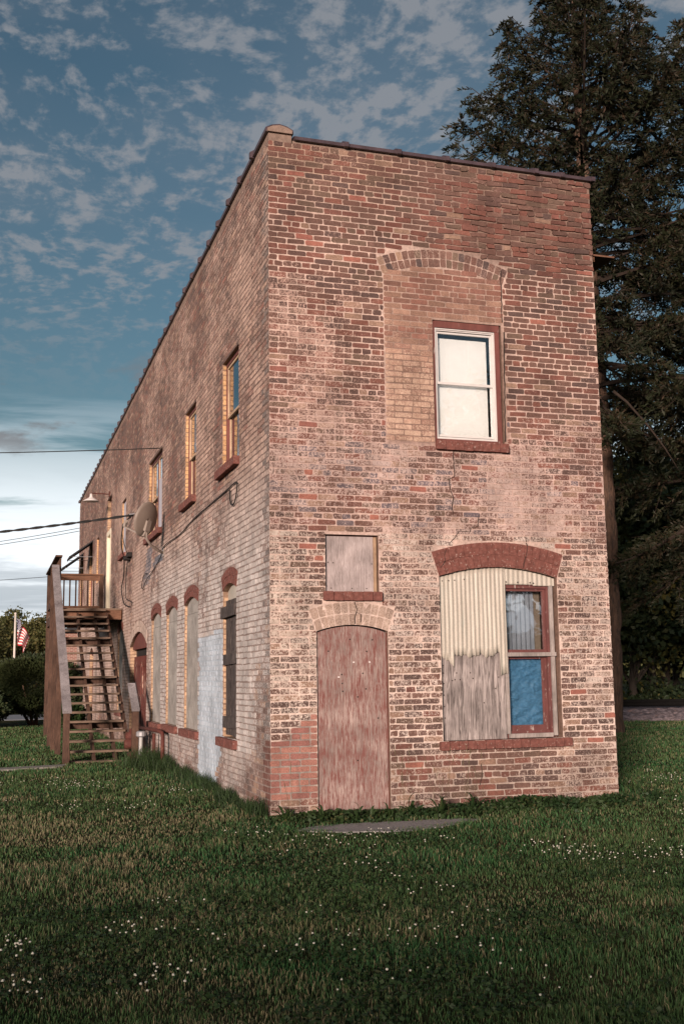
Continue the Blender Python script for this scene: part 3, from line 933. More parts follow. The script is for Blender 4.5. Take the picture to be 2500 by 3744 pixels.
# small boarded opening
w = tag(empty('boarded_opening', (SMW.uc, 0, SMW.v0), bld), 'small square opening closed by grey plywood')
fbox(MB(), FRONT, .604, 1.128, 2.277, 2.855, -.055, -.040).build('plywood_board', 'smallply', w)
mb = rect_frame(MB(), FRONT, .592, 1.174, 2.276, 2.868, .012, -.12, -.062)
mb.build('frame', 'redwood', w)
fbox(MB(), FRONT, 1.130, 1.162, 2.278, 2.852, -.07, -.030).build('trim_strip', mat_wood('tan strip', (.25, .16, .10), (.38, .26, .17)), w)
mb = MB()
for u, v in ((.63, 2.58), (.685, 2.575), (1.11, 2.57), (.66, 2.31), (.89, 2.31), (1.05, 2.31)): mb.lathe((u, .038, v), [(.0001, -.003), (.006, -.003), (.006, .003)], 6, 'Y')
mb.build('nail', 'crack', w)
brick_sill(FRONT, .558, 1.198, 2.180, 2.273, bld, 6, .045)

# boarded arched doorway
w = tag(empty('boarded_doorway', (DOOR.uc, 0, 0), bld), 'arched doorway closed by a flaking red plywood sheet')
o = Op(.500, 1.246, 0.03, 1.850, 1.916)
MB().prism(o.outline(16), FRONT, -.055, -.028).build('plywood_sheet', 'doorply', w)
mb = MB(); o2 = Op(.488, 1.262, -.04, 1.862, 1.929)
mb.prism(o2.outline(16), FRONT, -.13, -.075); mb.build('backing', 'dark', w)
fbox(MB(), FRONT, 1.249, 1.261, 0.0, 1.84, -.09, -.034).build('jamb_strip', 'redwood', w)
mb = MB()
for u, v in ((.855, 1.78), (1.10, 1.775), (.62, 1.66), (1.035, 1.655), (.76, 1.42), (.765, 1.33), (.99, 1.43), (.77, 1.25), (1.02, 1.27), (.92, .55), (1.15, .97), (.93, 1.19)):
    mb.lathe((u, .028, v), [(.0001, -.0035), (.008, -.0035), (.009, .001)], 7, 'Y')
mb.build('nail', 'crack', w)
mb = MB()
for u, v in ((.892, 1.545), (1.065, 1.545), (.728, 1.395)): fbox(mb, FRONT, u - .009, u + .009, v - .006, v + .006, -.03, -.0255)
mb.build('paper_scrap', 'flagwhite', w)

# the large arched window: corrugated sheet, plywood and one sash left open to view
w = tag(empty('arched_window', (BIG.uc, 0, BIG.v0), bld), 'large arched window half covered by corrugated sheet and plywood')
fbox(MB(), FRONT, 1.866, 2.618, .716, 1.70, -.070, -.052).build('plywood_sheet', 'greyply', w)
mb = MB()
for u, v in ((1.90, 1.50), (1.90, 1.42), (1.90, 1.31), (1.90, 1.19), (1.90, 1.07), (1.905, .95), (2.05, 1.42), (2.21, 1.42), (2.0, 1.34), (2.03, 1.35), (2.09, 1.35), (2.24, 1.36), (2.54, 1.37), (2.36, 1.1), (2.5, 1.25)):
    mb.lathe((u, .0515, v), [(.0001, -.003), (.007, -.003), (.0075, .001)], 6, 'Y')
mb.build('nail', 'crack', w)
def corrugated(u0, u1, vb, vt, du, dd, name, amp=.0062, pitch=.058, fl=2.605):
    V, F = [], []; nu = int((u1 - u0) / .0058); nv = 10
    for i in range(nu + 1):
        u = u0 + (u1 - u0) * i / nu; b0, t0 = vb(u), vt(u)
        for j in range(nv + 1):
            v = b0 + (t0 - b0) * j / nv
            a = amp * math.sin(2 * math.pi * u / pitch) * (1 if du(u) else .12)
            V.append((u, -(dd + a + .002 * math.sin(v * 7 + u * 3)), v))
    for i in range(nu):
        for j in range(nv):
            k = i * (nv + 1) + j; F.append((k, k + nv + 1, k + nv + 2, k + 1))
    mb = MB(); mb.v = V; mb.f = F
    o = mb.build(name, 'corr', w, smooth=True, recalc=False)
    so = o.modifiers.new('sheet', 'SOLIDIFY'); so.thickness = .003
    return o
def ragged(u):
    t = (u - 1.866)
    b = 1.60 + .012 * math.sin(t * 31) + .010 * math.sin(t * 67 + 1) + .006 * math.sin(t * 150)
    if t < .155: b -= .02 + .075 * max(0, (t - .02) / .135)
    if .155 <= t < .18: b += .02
    if t > .60: b += (t - .60) * .25
    if u > 2.555: b = 1.40 + .01 * math.sin(t * 60)
    return b
corrugated(1.866, 2.648, ragged, lambda u: BIG.top(u) - .006, lambda u: u > 1.905, -.036, 'corrugated_sheet', .0042, .050)
corrugated(2.640, 3.252, lambda u: 2.372 - .012 * (u > 2.99), lambda u: BIG.top(u) - .008, lambda u: 1, -.050, 'corrugated_strip', .004)
mb = MB()
for u, v in ((1.905, 2.40), (1.98, 2.405), (2.05, 2.41), (2.16, 2.42), (2.66, 2.40), (2.80, 2.398), (2.95, 2.395), (2.99, 2.39)): mb.lathe((u, .030, v), [(.0001, -.003), (.006, -.003), (.006, .012)], 6, 'Y')
mb.build('nail', 'crack', w)
mb = MB()                                       # red frame of the sash half
fbox(mb, FRONT, 2.625, 2.655, .714, 2.372, -.20, -.088); fbox(mb, FRONT, 3.158, 3.182, .714, 2.372, -.20, -.068)
fbox(mb, FRONT, 3.182, 3.259, .714, 2.372, -.20, -.125); fbox(mb, FRONT, 2.655, 3.158, 2.332, 2.372, -.20, -.072)
fbox(mb, FRONT, 2.655, 3.158, .714, .79, -.20, -.098)
mb.build('frame', 'redtrim', w)
mb = MB()                                       # grey stop strips nailed over it
fbox(mb, FRONT, 2.626, 2.668, .765, 1.585, -.088, -.058); fbox(mb, FRONT, 3.186, 3.228, .735, 2.368, -.12, -.048)
fbox(mb, FRONT, 2.640, 3.236, 1.590, 1.632, -.072, -.030); fbox(mb, FRONT, 2.655, 3.180, .720, .764, -.096, -.060)
mb.build('stop_strip', 'stripwood', w)
for nm, u0, u1, v0, v1, dd, bt in (('upper_sash', 2.657, 3.156, 1.634, 2.330, -.100, .03), ('lower_sash', 2.657, 3.156, .766, 1.588, -.120, .085)):
    s_ = rect_frame(MB(), FRONT, u0, u1, v0, v1, .026, dd - .03, dd, tb=bt)
    if nm == 'lower_sash': fbox(s_, FRONT, u1 - .052, u1 - .026, v0 + bt, v1 - .026, dd - .03, dd - .012)
    s_ = s_.build('sash', 'redtrim', w)
    r_ = .052 if nm == 'lower_sash' else .026
    fbox(MB(), FRONT, u0 + .027, u1 - r_, v0 + bt + .001, v1 - .027, dd - .022, dd - .018).build('pane', 'glass', s_)
# crumpled blue sheet behind the lower pane
V, F = [], []; nu, nv = 46, 70
for i in range(nu + 1):
    for j in range(nv + 1):
        u, v = 2.64 + .52 * i / nu, .80 + .80 * j / nv
        s1 = mnoise.fractal((u * 5 + v * 3, v * 16 - u * 5, 1.0), .6, 2.2, 5) * .020 + abs(mnoise.noise((u * 6, v * 24 + u * 9, 4.0))) * .020
        V.append((u, .185 - s1, v))
for i in range(nu):
    for j in range(nv):
        k = i * (nv + 1) + j; F.append((k, k + nv + 1, k + nv + 2, k + 1))
mb = MB(); mb.v, mb.f = V, F; t_ = mb.build('blue_sheet', 'tarp', w, smooth=True, recalc=False)
V, F = [], []
for i in range(61):
    for j in range(3):
        u, v = 2.64 + .43 * i / 60, 1.50 + .88 * j / 2
        V.append((u, .225 + .012 * math.sin(u * 110) , v))
for i in range(60):
    for j in range(2):
        k = i * 3 + j; F.append((k, k + 3, k + 4, k + 1))
mb = MB(); mb.v, mb.f = V, F; mb.build('curtain', 'curtain', w, smooth=True, recalc=False)
MB().box(3.07, 3.16, .235, .245, .8, 2.38).build('inner_board', mat_simple('tan inner board', (.22, .17, .13), .9, .1), w)
painted_arch(BIG, FRONT, FN, bld, 17, 2)
brick_sill(FRONT, 1.808, 3.350, .622, .711, bld, 15, .05)

# ------------------------------------------------------------------ windows and doors of the long wall
def side_sash(o, label, mull=False, panel=None, name='sash_window', mat='redwood', sill=True):
    w = tag(empty(name, (0, o.uc, o.v0), bld), label)
    rect_frame(MB(), SIDE, o.u0 + .003, o.u1 - .003, o.v0 + .003, o.sp - .003, .030, -.20, -.048, tt=.045).build('frame', mat, w)
    us = [(o.u0 + .034, o.u1 - .034)] if not mull else [(o.u0 + .034, o.uc - .035), (o.uc + .035, o.u1 - .034)]
    if mull: fbox(MB(), SIDE, o.uc - .035, o.uc + .035, o.v0 + .06, o.sp - .075, -.19, -.05).build('mullion', mat, w)
    mid = (o.v0 + o.sp) / 2 - .03
    for k, (a, b) in enumerate(us):
        for v0, v1, dd, nm in ((mid, o.sp - .049, -.060, 'upper_sash'), (o.v0 + .036, mid + .04, -.086, 'lower_sash')):
            s_ = rect_frame(MB(), SIDE, a, b, v0, v1, .028, dd - .025, dd).build('sash', 'creamsash', w)
            fbox(MB(), SIDE, a + .029, b - .029, v0 + .029, v1 - .029, dd - .016, dd - .011).build('pane', 'glass', s_)
    if panel:
        a, b, v0, v1 = panel
        fbox(MB(), SIDE, a, b, v0, v1, -.053, -.035).build('grey_panel', 'greyblind', w)
    if sill: brick_sill(SIDE, o.u0 - .05, o.u1 + .16, o.v0 - .105, o.v0 - .004, w, 9, .075, single=False)
    return w
side_sash(U1, 'sash window of the long wall nearest the corner')
side_sash(U2, 'second sash window from the corner')
side_sash(U3, 'wide double sash window behind the satellite dish', mull=True, panel=(U3.u0 + .02, U3.u0 + .62, 3.98, 4.85), mat='redtrim')
w = side_sash(U4, 'narrow window closed by a grey-lilac panel', panel=(U4.u0 + .02, U4.u1 - .03, U4.v0 + .01, U4.sp - .03))
side_sash(U5, 'narrow window beyond the upper door', sill=False)
side_sash(U6, 'window under the nearer awning', sill=False)
side_sash(U7, 'window under the farther awning', sill=False)

# upper door off the landing
w = tag(empty('door', (0, UD.uc, UD.v0), bld), 'door off the stair landing with peeling cream frame')
rect_frame(MB(), SIDE, UD.u0 + .003, UD.u1 - .003, UD.v0 + .005, 5.02, .12, -.10, .012).build('frame', 'white', w)
fbox(MB(), SIDE, UD.u0 + .125, UD.u1 - .125, UD.v0 + .13, 4.895, -.14, -.06).build('door_leaf', 'white', w)
rect_frame(MB(), SIDE, UD.u0 + .003, UD.u1 - .003, 5.025, UD.sp - .003, .06, -.16, -.09).build('transom_frame', 'redwood', w)
fbox(MB(), SIDE, UD.u0 + .064, UD.u1 - .064, 5.086, UD.sp - .064, -.13, -.124).build('pane', 'glass', w)

def side_board(o, label, n=9):
    w = tag(empty('boarded_window', (0, o.uc, o.v0), bld), label)
    oo = Op(o.u0 + .006, o.u1 - .006, o.sp - .13, o.sp - .006, o.apex - .006)
    MB().prism(oo.outline(12), SIDE, -.07, -.040).build('arch_board', 'boardgrey', w)
    fbox(MB(), SIDE, o.u0 + .006, o.u1 - .006, o.v0 + .004, o.sp - .136, -.07, -.034).build('wafer_board', 'boardgrey', w)
    painted_arch(o, SIDE, SN, w, n, 2, single=False)
    brick_sill(SIDE, o.u0 - .10, o.u1 + .12, o.v0 - .11, o.v0 - .004, w, 9, .06, single=False)
side_board(L2, 'grey boarded arched window beside the pale blue paint patch')
side_board(L3, 'middle of the three grey boarded arched windows')
side_board(L4, 'grey boarded arched window nearest the lower door')
side_board(L6, 'boarded arched window behind the stair')

w = tag(empty('shuttered_window', (0, L1.uc, L1.v0), bld), 'arched window closed by blackened planks and three battens')
oo = Op(L1.u0 + .006, L1.u1 - .006, 2.33, L1.sp - .006, L1.apex - .006)
MB().prism(oo.outline(12), SIDE, -.09, -.06).build('arch_sheet', 'corr', w)
np_ = 5
for k in range(np_):
    a = L1.u0 + .008 + (L1.u1 - L1.u0 - .016) * k / np_; b = L1.u0 + .008 + (L1.u1 - L1.u0 - .016) * (k + 1) / np_
    fbox(MB(), SIDE, a + .009, b - .009, L1.v0 + .02 + random.uniform(0, .03), 2.326, -.085, -.030 + random.uniform(-.008, .006)).build('plank', 'blackwood', w)
for v0, v1, a, b, t in ((2.115, 2.245, 1.66, 2.47, .04), (1.555, 1.675, 1.635, 2.40, .022), (.815, .945, 1.635, 2.40, .024)):
    MB().prism([(a, v0 + .008), (b, v0 - .006), (b, v1), (a, v1 + .01)], SIDE, -.022, -.022 + t).build('batten', 'blackwood', w)
painted_arch(L1, SIDE, SN, w, 8, 2, single=False)
brick_sill(SIDE, L1.u0 - .06, L1.u1 + .18, L1.v0 - .105, L1.v0 - .004, w, 9, .06, single=False)

for o, lab in ((LD, 'wide arched freight door with flaking red-brown paint'), (LD2, 'arched door under the stair landing')):
    w = tag(empty('arched_door', (0, o.uc, 0), bld), lab)
    oo = Op(o.u0 + .01, o.u1 - .01, o.sp - .06, o.sp - .01, o.apex - .01)
    MB().prism(oo.outline(14), SIDE, -.12, -.055).build('arch_panel', 'redwood', w)
    fl = mat_simple('flaking red door paint', (.125, .035, .026), .6, .3, 8, .3, 40, .35, col2=(.42, .29, .23), thr=(.585, .63), stretch=(1, 1, .5), fscale=5)
    for a, b in ((o.u0 + .04, o.uc - .006), (o.uc + .006, o.u1 - .04)):
        lf = fbox(MB(), SIDE, a, b, .03, o.sp - .20, -.13, -.085).build('door_leaf', fl, w)
        for v0, v1 in ((.25, .85), (1.05, o.sp - .35)):
            rect_frame(MB(), SIDE, a + .1, b - .1, v0, v1, .05, -.085, -.068).build('panel_moulding', fl, lf)
    fbox(MB(), SIDE, o.u0 + .005, o.u1 - .005, o.sp - .19, o.sp - .07, -.16, -.13).build('gap_shade', 'dark', w)  # dark strip painting in the shade of the gap above the leaves
    mb = MB(); fbox(mb, SIDE, o.u0 + .002, o.u0 + .05, 0, o.sp - .07, -.16, -.06); mb.build('jamb', 'redwood', w)


# ------------------------------------------------------------------ wooden outside stair
st = tag(empty('outside_stair', (-.87, 8.3, 0)), 'brown wooden outside stair climbing along the brick wall to a railed landing', 'stair')
XL, XR = -1.40, -.33
NT, RISE, RUN, Y0 = 19, .1575, .262, 8.42
top_z = .03 + RISE * (NT - 1)
for i in range(NT):
    z = .03 + RISE * i; y = Y0 + RUN * i
    MB().box(XL + .045, XR - .045, y - .01 + random.uniform(-.004, .004), y + .115, z - .036, z).box(XL + .045, XR - .045, y + .122, y + .245, z - .036, z + random.uniform(-.002, .002)).build('tread', 'tread', st)
YT = Y0 + RUN * (NT - 1)
for x in (XL, -.98, -.62, XR - .04):
    MB().bar((x + .02, Y0 + .06, -.10), (x + .02, YT + .12, top_z - .16), .04, .19).build('stringer', 'lumber', st)
for i in (0, 4, 9, 14): 
    z = .03 + RISE * i; y = Y0 + RUN * i
    MB().box(XL + .05, XR - .05, y + .20, y + .235, z - .15, z - .04).build('riser', 'lumber', st)
LZ, LY0, LY1 = top_z + .03, YT + .14, 17.45
for k in range(30):
    y = LY0 + (LY1 - LY0) * k / 30
    MB().box(XL + .0, -.02, y + .004, y + (LY1 - LY0) / 30 - .004, LZ - .036, LZ).build('deck_board', 'tread', st)
MB().box(XL, -.03, LY0 + .01, LY0 + .05, LZ - .24, LZ - .04).box(XL, -.03, LY1 - .05, LY1 - .01, LZ - .24, LZ - .04).build('joist', 'lumber_y', st)
for x in (XL, -.98, -.55, -.10): MB().box(x, x + .04, LY0 + .055, LY1 - .055, LZ - .24, LZ - .04).build('joist', 'lumber', st)
def post(x, y, z0, z1, t=.10, m='lumber'): return MB().box(x - t / 2, x + t / 2, y - t / 2, y + t / 2, z0, z1).build('post', m, st)
post(XL - .055, 8.30, -.2, .86, .105); post(XR + .012, 8.30, -.2, .85, .105)
post(XL - .06, 10.6, -.2, 2.20, .10); post(XL - .08, 11.8, -.2, 2.90, .10); post(XL - .085, 12.95, -.2, 3.72, .12); post(XL + .01, 15.2, -.2, 3.90); post(XL + .03, LY1 - .06, -.2, 3.97); post(-.09, LY1 - .06, LZ, 3.97, .09)
# sloping handrails: broad silver-grey boards laid flat, in two lengths
sl = (top_z - .03) / (YT - Y0)
def railz(y): return .90 + (y - 8.30) * (3.72 - .90) / (12.95 - 8.30)
MB().bar((XL - .05, 8.22, railz(8.22)), (XL - .05, 10.62, railz(10.62)), .15, .04).build('handrail', 'railgrey', st)
MB().bar((XL - .05, 10.63, railz(10.63)), (XL - .05, 13.05, railz(13.05)), .15, .04).build('handrail', 'railgrey', st)
MB().bar((XL - .05, 8.34, railz(8.34) - .10), (XL - .05, 12.9, railz(12.9) - .10), .04, .13).build('rail_board', 'lumber', st)
MB().bar((XR + .012, 8.22, .86), (XR + .012, 8.92, 1.30), .13, .04).build('handrail', 'railgrey', st)
# landing rails
MB().box(XL - .02, -.05, LY1 - .13, LY1 + .01, 3.97, 4.005).build('rail_cap', 'lumber_y', st)
MB().box(XL - .02, -.13, LY1 - .085, LY1 - .045, 3.84, 3.965).build('rail', 'lumber_y', st)
MB().box(XL - .02, -.13, LY1 - .085, LY1 - .045, 3.06, 3.20).build('rail', 'lumber_y', st)
for k in range(9):
    x = XL + .08 + k * .146
    MB().box(x, x + .035, LY1 - .045, LY1 - .012, 3.07, 3.95).build('baluster', 'lumber', st)
MB().box(XL - .05, XL + .09, 13.05, LY1, 3.90 + .072, 3.90 + .108).build('rail_cap', 'lumber', st)
MB().box(XL + .0, XL + .04, 13.02, LY1 - .13, 3.06, 3.20).build('rail', 'lumber', st)
for k in range(26):
    y = 13.15 + k * .16
    MB().box(XL + .042, XL + .075, y, y + .035, 3.07, 3.965).build('baluster', 'lumber', st)

# ------------------------------------------------------------------ satellite dish on its bent arm
sd = tag(empty('satellite_dish', (0, 7.35, 3.48)), 'brown-grey oval satellite dish on a bent arm below the double window', 'dish')
dc = Vector((-.36, 6.95, 3.96)); dn = Vector((-.60, .74, .30)).normalized()       # looks away from the lawn
ru = dn.cross(Vector((0, 0, 1))).normalized(); rv = ru.cross(dn).normalized()
V, F = [], []; nr, na = 7, 32
for i in range(nr + 1):
    t = i / nr
    for k in range(na):
        a = 2 * math.pi * k / na
        V.append(tuple(dc + ru * (.245 * t * math.cos(a)) + rv * (.285 * t * math.sin(a)) + dn * (.055 * t * t - .055)))
for i in range(nr):
    for k in range(na):
        k2 = (k + 1) % na; F.append((i * na + k, i * na + k2, (i + 1) * na + k2, (i + 1) * na + k))
mb = MB(); mb.v, mb.f = V, F; ds = mb.build('reflector', 'dish', sd, smooth=True, recalc=False)
md = ds.modifiers.new('shell', 'SOLIDIFY'); md.thickness = .012
rim = [dc + ru * (.247 * math.cos(a)) + rv * (.287 * math.sin(a)) for a in [2 * math.pi * k / 32 for k in range(33)]]
MB().tube(rim, .007, 6, False).build('rim', 'dishmetal', sd, smooth=True)
bk = dc - dn * .075 - rv * .08
MB().bar(bk - rv * .10, bk + rv * .07, .10, .05, up=tuple(dn)).build('bracket', 'dishmetal', sd)
MB().bar(bk - rv * .05 + ru * .04, bk - rv * .20 - ru * .02, .07, .03, up=tuple(dn)).build('tilt_plate', 'dishmetal', sd)
arm = [bk - rv * .12, bk - rv * .22 + Vector((.03, .02, 0)), bk - rv * .30 + Vector((.12, .06, -.02)), Vector((-.10, 7.33, 3.50)), Vector((-.012, 7.36, 3.46))]
MB().tube(arm, .022, 10).build('mast', 'dishmetal', sd, smooth=True)
MB().box(-.018, -.008, 7.24, 7.46, 3.40, 3.56).build('foot_plate', 'dishmetal', sd)
lnb = dc + dn * .42 - rv * .22
MB().bar(dc - rv * .27 - dn * .03, lnb, .035, .02).build('feed_arm', 'dishmetal', sd)
MB().bar(lnb + rv * .0, lnb + rv * .10, .05, .05).lathe(tuple(lnb + rv * .09), [(.001, -.03), (.028, -.03), (.028, .03), (.001, .03)], 10, 'Y').build('feed_horn', 'dishmetal', sd)

# wall lamp over the upper door
wl_ = tag(empty('wall_lamp', (0, 16.55, 5.80)), 'white enamel gooseneck lamp on a long arm above the upper door', 'lamp')
MB().tube([(-.004, 16.55, 5.93), (-.2, 16.55, 5.935), (-.44, 16.53, 5.935)], .014, 8).build('arm', 'rustpipe', wl_)
MB().lathe((-.46, 16.53, 5.70), [(.0, .22), (.03, .22), (.035, .16), (.05, .13), (.10, .10), (.19, .045), (.20, .03), (.19, .03), (.05, .09)], 20).build('shade', 'lampwhite', wl_, smooth=True)
MB().box(-.03, -.008, 16.49, 16.61, 5.86, 6.0).build('wall_plate', 'rustpipe', wl_)

# awnings
for nm, y0, y1, lab in (('awning', 21.2, 22.35, 'nearer thin dark awning sloping out over a far upper window'), ('awning', 24.6, 25.8, 'farther thin dark awning sloping out over the last upper window')):
    a = tag(empty('awning', (0, (y0 + y1) / 2, 4.8)), lab, 'awning', 'awnings on the long wall')
    MB().add([(-.005, y0, 5.30), (-.62, y0, 4.84), (-.62, y1, 4.84), (-.005, y1, 5.30), (-.005, y0, 5.34), (-.64, y0, 4.87), (-.64, y1, 4.87), (-.005, y1, 5.34)],
             [(0, 1, 2, 3), (4, 7, 6, 5), (0, 4, 5, 1), (1, 5, 6, 2), (2, 6, 7, 3), (3, 7, 4, 0)]).build('canopy', 'roof', a)
    for y in (y0 + .05, y1 - .05): MB().tube([(-.004, y, 4.86), (-.60, y, 4.85)], .008, 6).build('stay', 'galv', a)
    for k in range(6): 
        y = y0 + (y1 - y0) * (k + .5) / 6
        MB().box(-.655, -.635, y - .07, y + .07, 4.80 + .02 * (k % 2), 4.87).build('scallop', 'roof', a)

# gas meter and pipes
gm = tag(empty('gas_meter', (-.25, 8.0, 0)), 'rusty gas regulator and pipes standing by the foot of the stair', 'gas meter')
MB().tube([(-.12, 6.45, 0.0), (-.12, 6.45, .50), (-.125, 6.48, .555), (-.15, 6.55, .58), (-.2, 7.2, .585), (-.25, 8.6, .56)], .032, 10).build('pipe', 'rustpipe', gm, smooth=True)
MB().tube([(-.10, 7.55, 0), (-.10, 7.55, .50)], .028, 10).build('pipe', 'rustpipe', gm)
MB().tube([(-.26, 8.0, -.05), (-.255, 8.0, .42)], .032, 12).build('support_pipe', 'pvc', gm)
MB().lathe((-.30, 8.75, .40), [(.001, .13), (.06, .13), (.07, .08), (.12, .06), (.13, .02), (.13, -.02), (.12, -.05), (.07, -.08), (.06, -.15), (.001, -.15)], 14).build('regulator', 'rustpipe', gm, smooth=True)
MB().lathe((-.36, 8.6, .28), [(.001, -.10), (.07, -.10), (.09, -.06), (.09, .06), (.07, .10), (.001, .10)], 12, 'X').build('valve_body', 'rustpipe', gm, smooth=True)
MB().lathe((-.24, 8.1, .47), [(.001, -.05), (.06, -.05), (.085, -.03), (.085, .03), (.06, .05), (.001, .05)], 12, 'Z').build('flange', 'galv', gm)
MB().tube([(-.30, 8.75, .45), (-.28, 8.4, .49), (-.24, 8.1, .47)], .022, 8).build('coupling', 'rustpipe', gm)

# ------------------------------------------------------------------ cables
def cable(name, pts, r, label, sag=0.0, n=14, cat='cable', twist=0):
    out = []
    for a, b in zip(pts, pts[1:]):
        a, b = Vector(a), Vector(b)
        for k in range(n):
            t = k / n; p = a.lerp(b, t); p.z -= sag * 4 * t * (1 - t)
            out.append(p)
    out.append(Vector(pts[-1]))
    mb = MB()
    if twist:
        fine = []
        for a, b in zip(out, out[1:]):
            for k in range(8): fine.append(a.lerp(b, k / 8))
        for ph in (0, math.pi):
            q = [p + Vector((0, math.sin(i * .9 + ph), math.cos(i * .9 + ph))) * r * .7 for i, p in enumerate(fine)]
            mb.tube(q, r * .75, 5)
    else: mb.tube(out, r, 6)
    return tag(mb.build(name, 'cable', None, smooth=True), label, cat)
def smooth_pts(pts, n=6):
    P = [Vector(p) for p in pts]; out = []
    for i in range(len(P) - 1):
        p0, p1, p2, p3 = P[max(i - 1, 0)], P[i], P[i + 1], P[min(i + 2, len(P) - 1)]
        for k in range(n):
            t = k / n
            out.append(.5 * ((2 * p1) + (p2 - p0) * t + (2 * p0 - 5 * p1 + 4 * p2 - p3) * t * t + (3 * p1 - p0 - 3 * p2 + p3) * t ** 3))
    return out + [P[-1]]
cable('service_cable', [(-.03, 11.6, 4.70), (-17.0, 20.5, 4.95)], .022, 'thick twisted black service cable reaching the wall from the left', .55, 24, twist=1)
cable('phone_cable', [(-.02, 7.8, 5.33), (-15.5, 17.5, 6.85)], .009, 'thin black cable running level to the top of the double window', .25, 20)
cable('overhead_cable', [(.2, 26.7, 6.45), (-12, 36, 6.0)], .010, 'thin cable leaving the far end of the roof, upper one', .3, 14)
cable('overhead_cable', [(.2, 26.7, 6.35), (-12, 36, 5.85)], .010, 'thin cable leaving the far end of the roof, lower one', .3, 14)
cable('street_cable', [(3, 34, 5.75), (-14, 34, 4.55)], .010, 'thin cable low in the sky behind the stair landing', .15, 14)
w1 = smooth_pts([(-.02, 7.40, 3.52), (-.025, 6.9, 3.56), (-.02, 5.6, 3.55), (-.02, 4.4, 3.62), (-.02, 3.2, 3.64), (-.02, 2.2, 3.65), (-.025, 1.55, 3.66), (-.03, 1.46, 3.58), (-.03, 1.56, 3.44), (-.03, 1.75, 3.42), (-.03, 1.86, 3.52), (-.02, 1.9, 3.62)])
tag(MB().tube(w1, .008, 6).build('wall_cable', 'cable', None, smooth=True), 'black cable clipped along the brick wall from the dish to a loop', 'cable')
w2 = smooth_pts([(-.05, 11.7, 4.68), (-.16, 11.9, 4.55), (-.20, 12.0, 4.2), (-.08, 12.5, 3.85), (-.04, 12.9, 3.55), (-.05, 13.2, 3.3), (-.05, 12.6, 2.95), (-.03, 11.8, 2.84)])
tag(MB().tube(w2, .012, 6).build('drop_cable', 'cable', None, smooth=True), 'heavy black drop cable hanging down the wall from the service hook', 'cable')
w3 = smooth_pts([(-.05, 11.65, 4.66), (-.22, 11.6, 4.5), (-.22, 11.5, 4.2), (-.12, 11.7, 3.95), (-.05, 12.1, 3.9), (-.04, 12.5, 3.3), (-.04, 12.4, 3.05), (-.03, 11.5, 2.92), (-.03, 11.45, 2.84)])
tag(MB().tube(w3, .008, 6).build('drop_cable', 'cable', None, smooth=True), 'thinner drop cable looping beside the heavy one', 'cable')
w4 = smooth_pts([(-.02, 7.40, 3.46), (-.02, 7.9, 3.36), (-.02, 8.6, 3.26), (-.03, 9.3, 3.17), (-.03, 9.75, 3.05), (-.03, 9.95, 3.12), (-.03, 9.6, 3.30), (-.02, 9.2, 3.28)])
tag(MB().tube(w4, .007, 6).build('wall_cable', 'cable', None, smooth=True), 'black cable sagging from the dish foot to a loop below', 'cable')
hk = tag(empty('service_hook', (0, 11.6, 4.70)), 'small black insulator hook holding the service cable', 'hook')
MB().tube([(0, 11.4, 4.70), (-.10, 11.5, 4.70)], .012, 6).build('rod', 'galv', hk)
MB().lathe((-.06, 11.6, 4.70), [(.001, -.05), (.03, -.05), (.018, 0), (.03, .05), (.001, .05)], 10, 'X').build('insulator', 'dark', hk)
jb = tag(empty('junction_box', (0, 11.9, 3.9)), 'dark cluster of cable clamps on the wall below the hook', 'box')
MB().box(-.09, -.006, 11.7, 12.05, 3.86, 3.95).box(-.13, -.006, 11.95, 12.2, 3.82, 3.90).build('clamp', 'dark', jb)

# ------------------------------------------------------------------ ground
def struct(o): o['kind'] = 'structure'; return o
CX, CY = -2.6701, -10.829
FH = Vector((.3035, .9528)); RH = Vector((.9528, -.3035))
def cam_pt(depth, lat, z=0.0): return Vector((CX + FH.x * depth + RH.x * lat, CY + FH.y * depth + RH.y * lat, z))
mb = MB(); mb.add([(-1500, -1500, 0), (1500, -1500, 0), (1500, 1500, 0), (-1500, 1500, 0)], [(0, 1, 2, 3)])
struct(mb.build('ground', 'ground', None, recalc=False))
PATH = [(.02, -.80), (.25, -.98), (.6, -1.12), (1.0, -1.20), (1.35, -1.08), (1.65, -.92), (1.95, -.74), (1.75, -.62), (1.2, -.58), (.7, -.55), (.3, -.58)]
fine = []
for (a, b), (c, e) in zip(PATH, PATH[1:] + PATH[:1]):
    for k in range(4): fine.append((a + (c - a) * k / 4 + random.uniform(-.02, .02), b + (e - b) * k / 4 + random.uniform(-.025, .025)))
struct(MB().prism(fine, lambda u, v, d: (u, v, d), -.05, .010).build('path', 'stone', None))
struct(MB().prism([(-4.6, 6.75), (-1.55, 7.55), (-1.45, 7.95), (-4.6, 7.2)], lambda u, v, d: (u, v, d), -.05, .03).build('pavement', 'concrete', None))
struct(MB().box(-30, 3.0, 29.0, 34.5, -.05, .012).build('road', 'road', None))

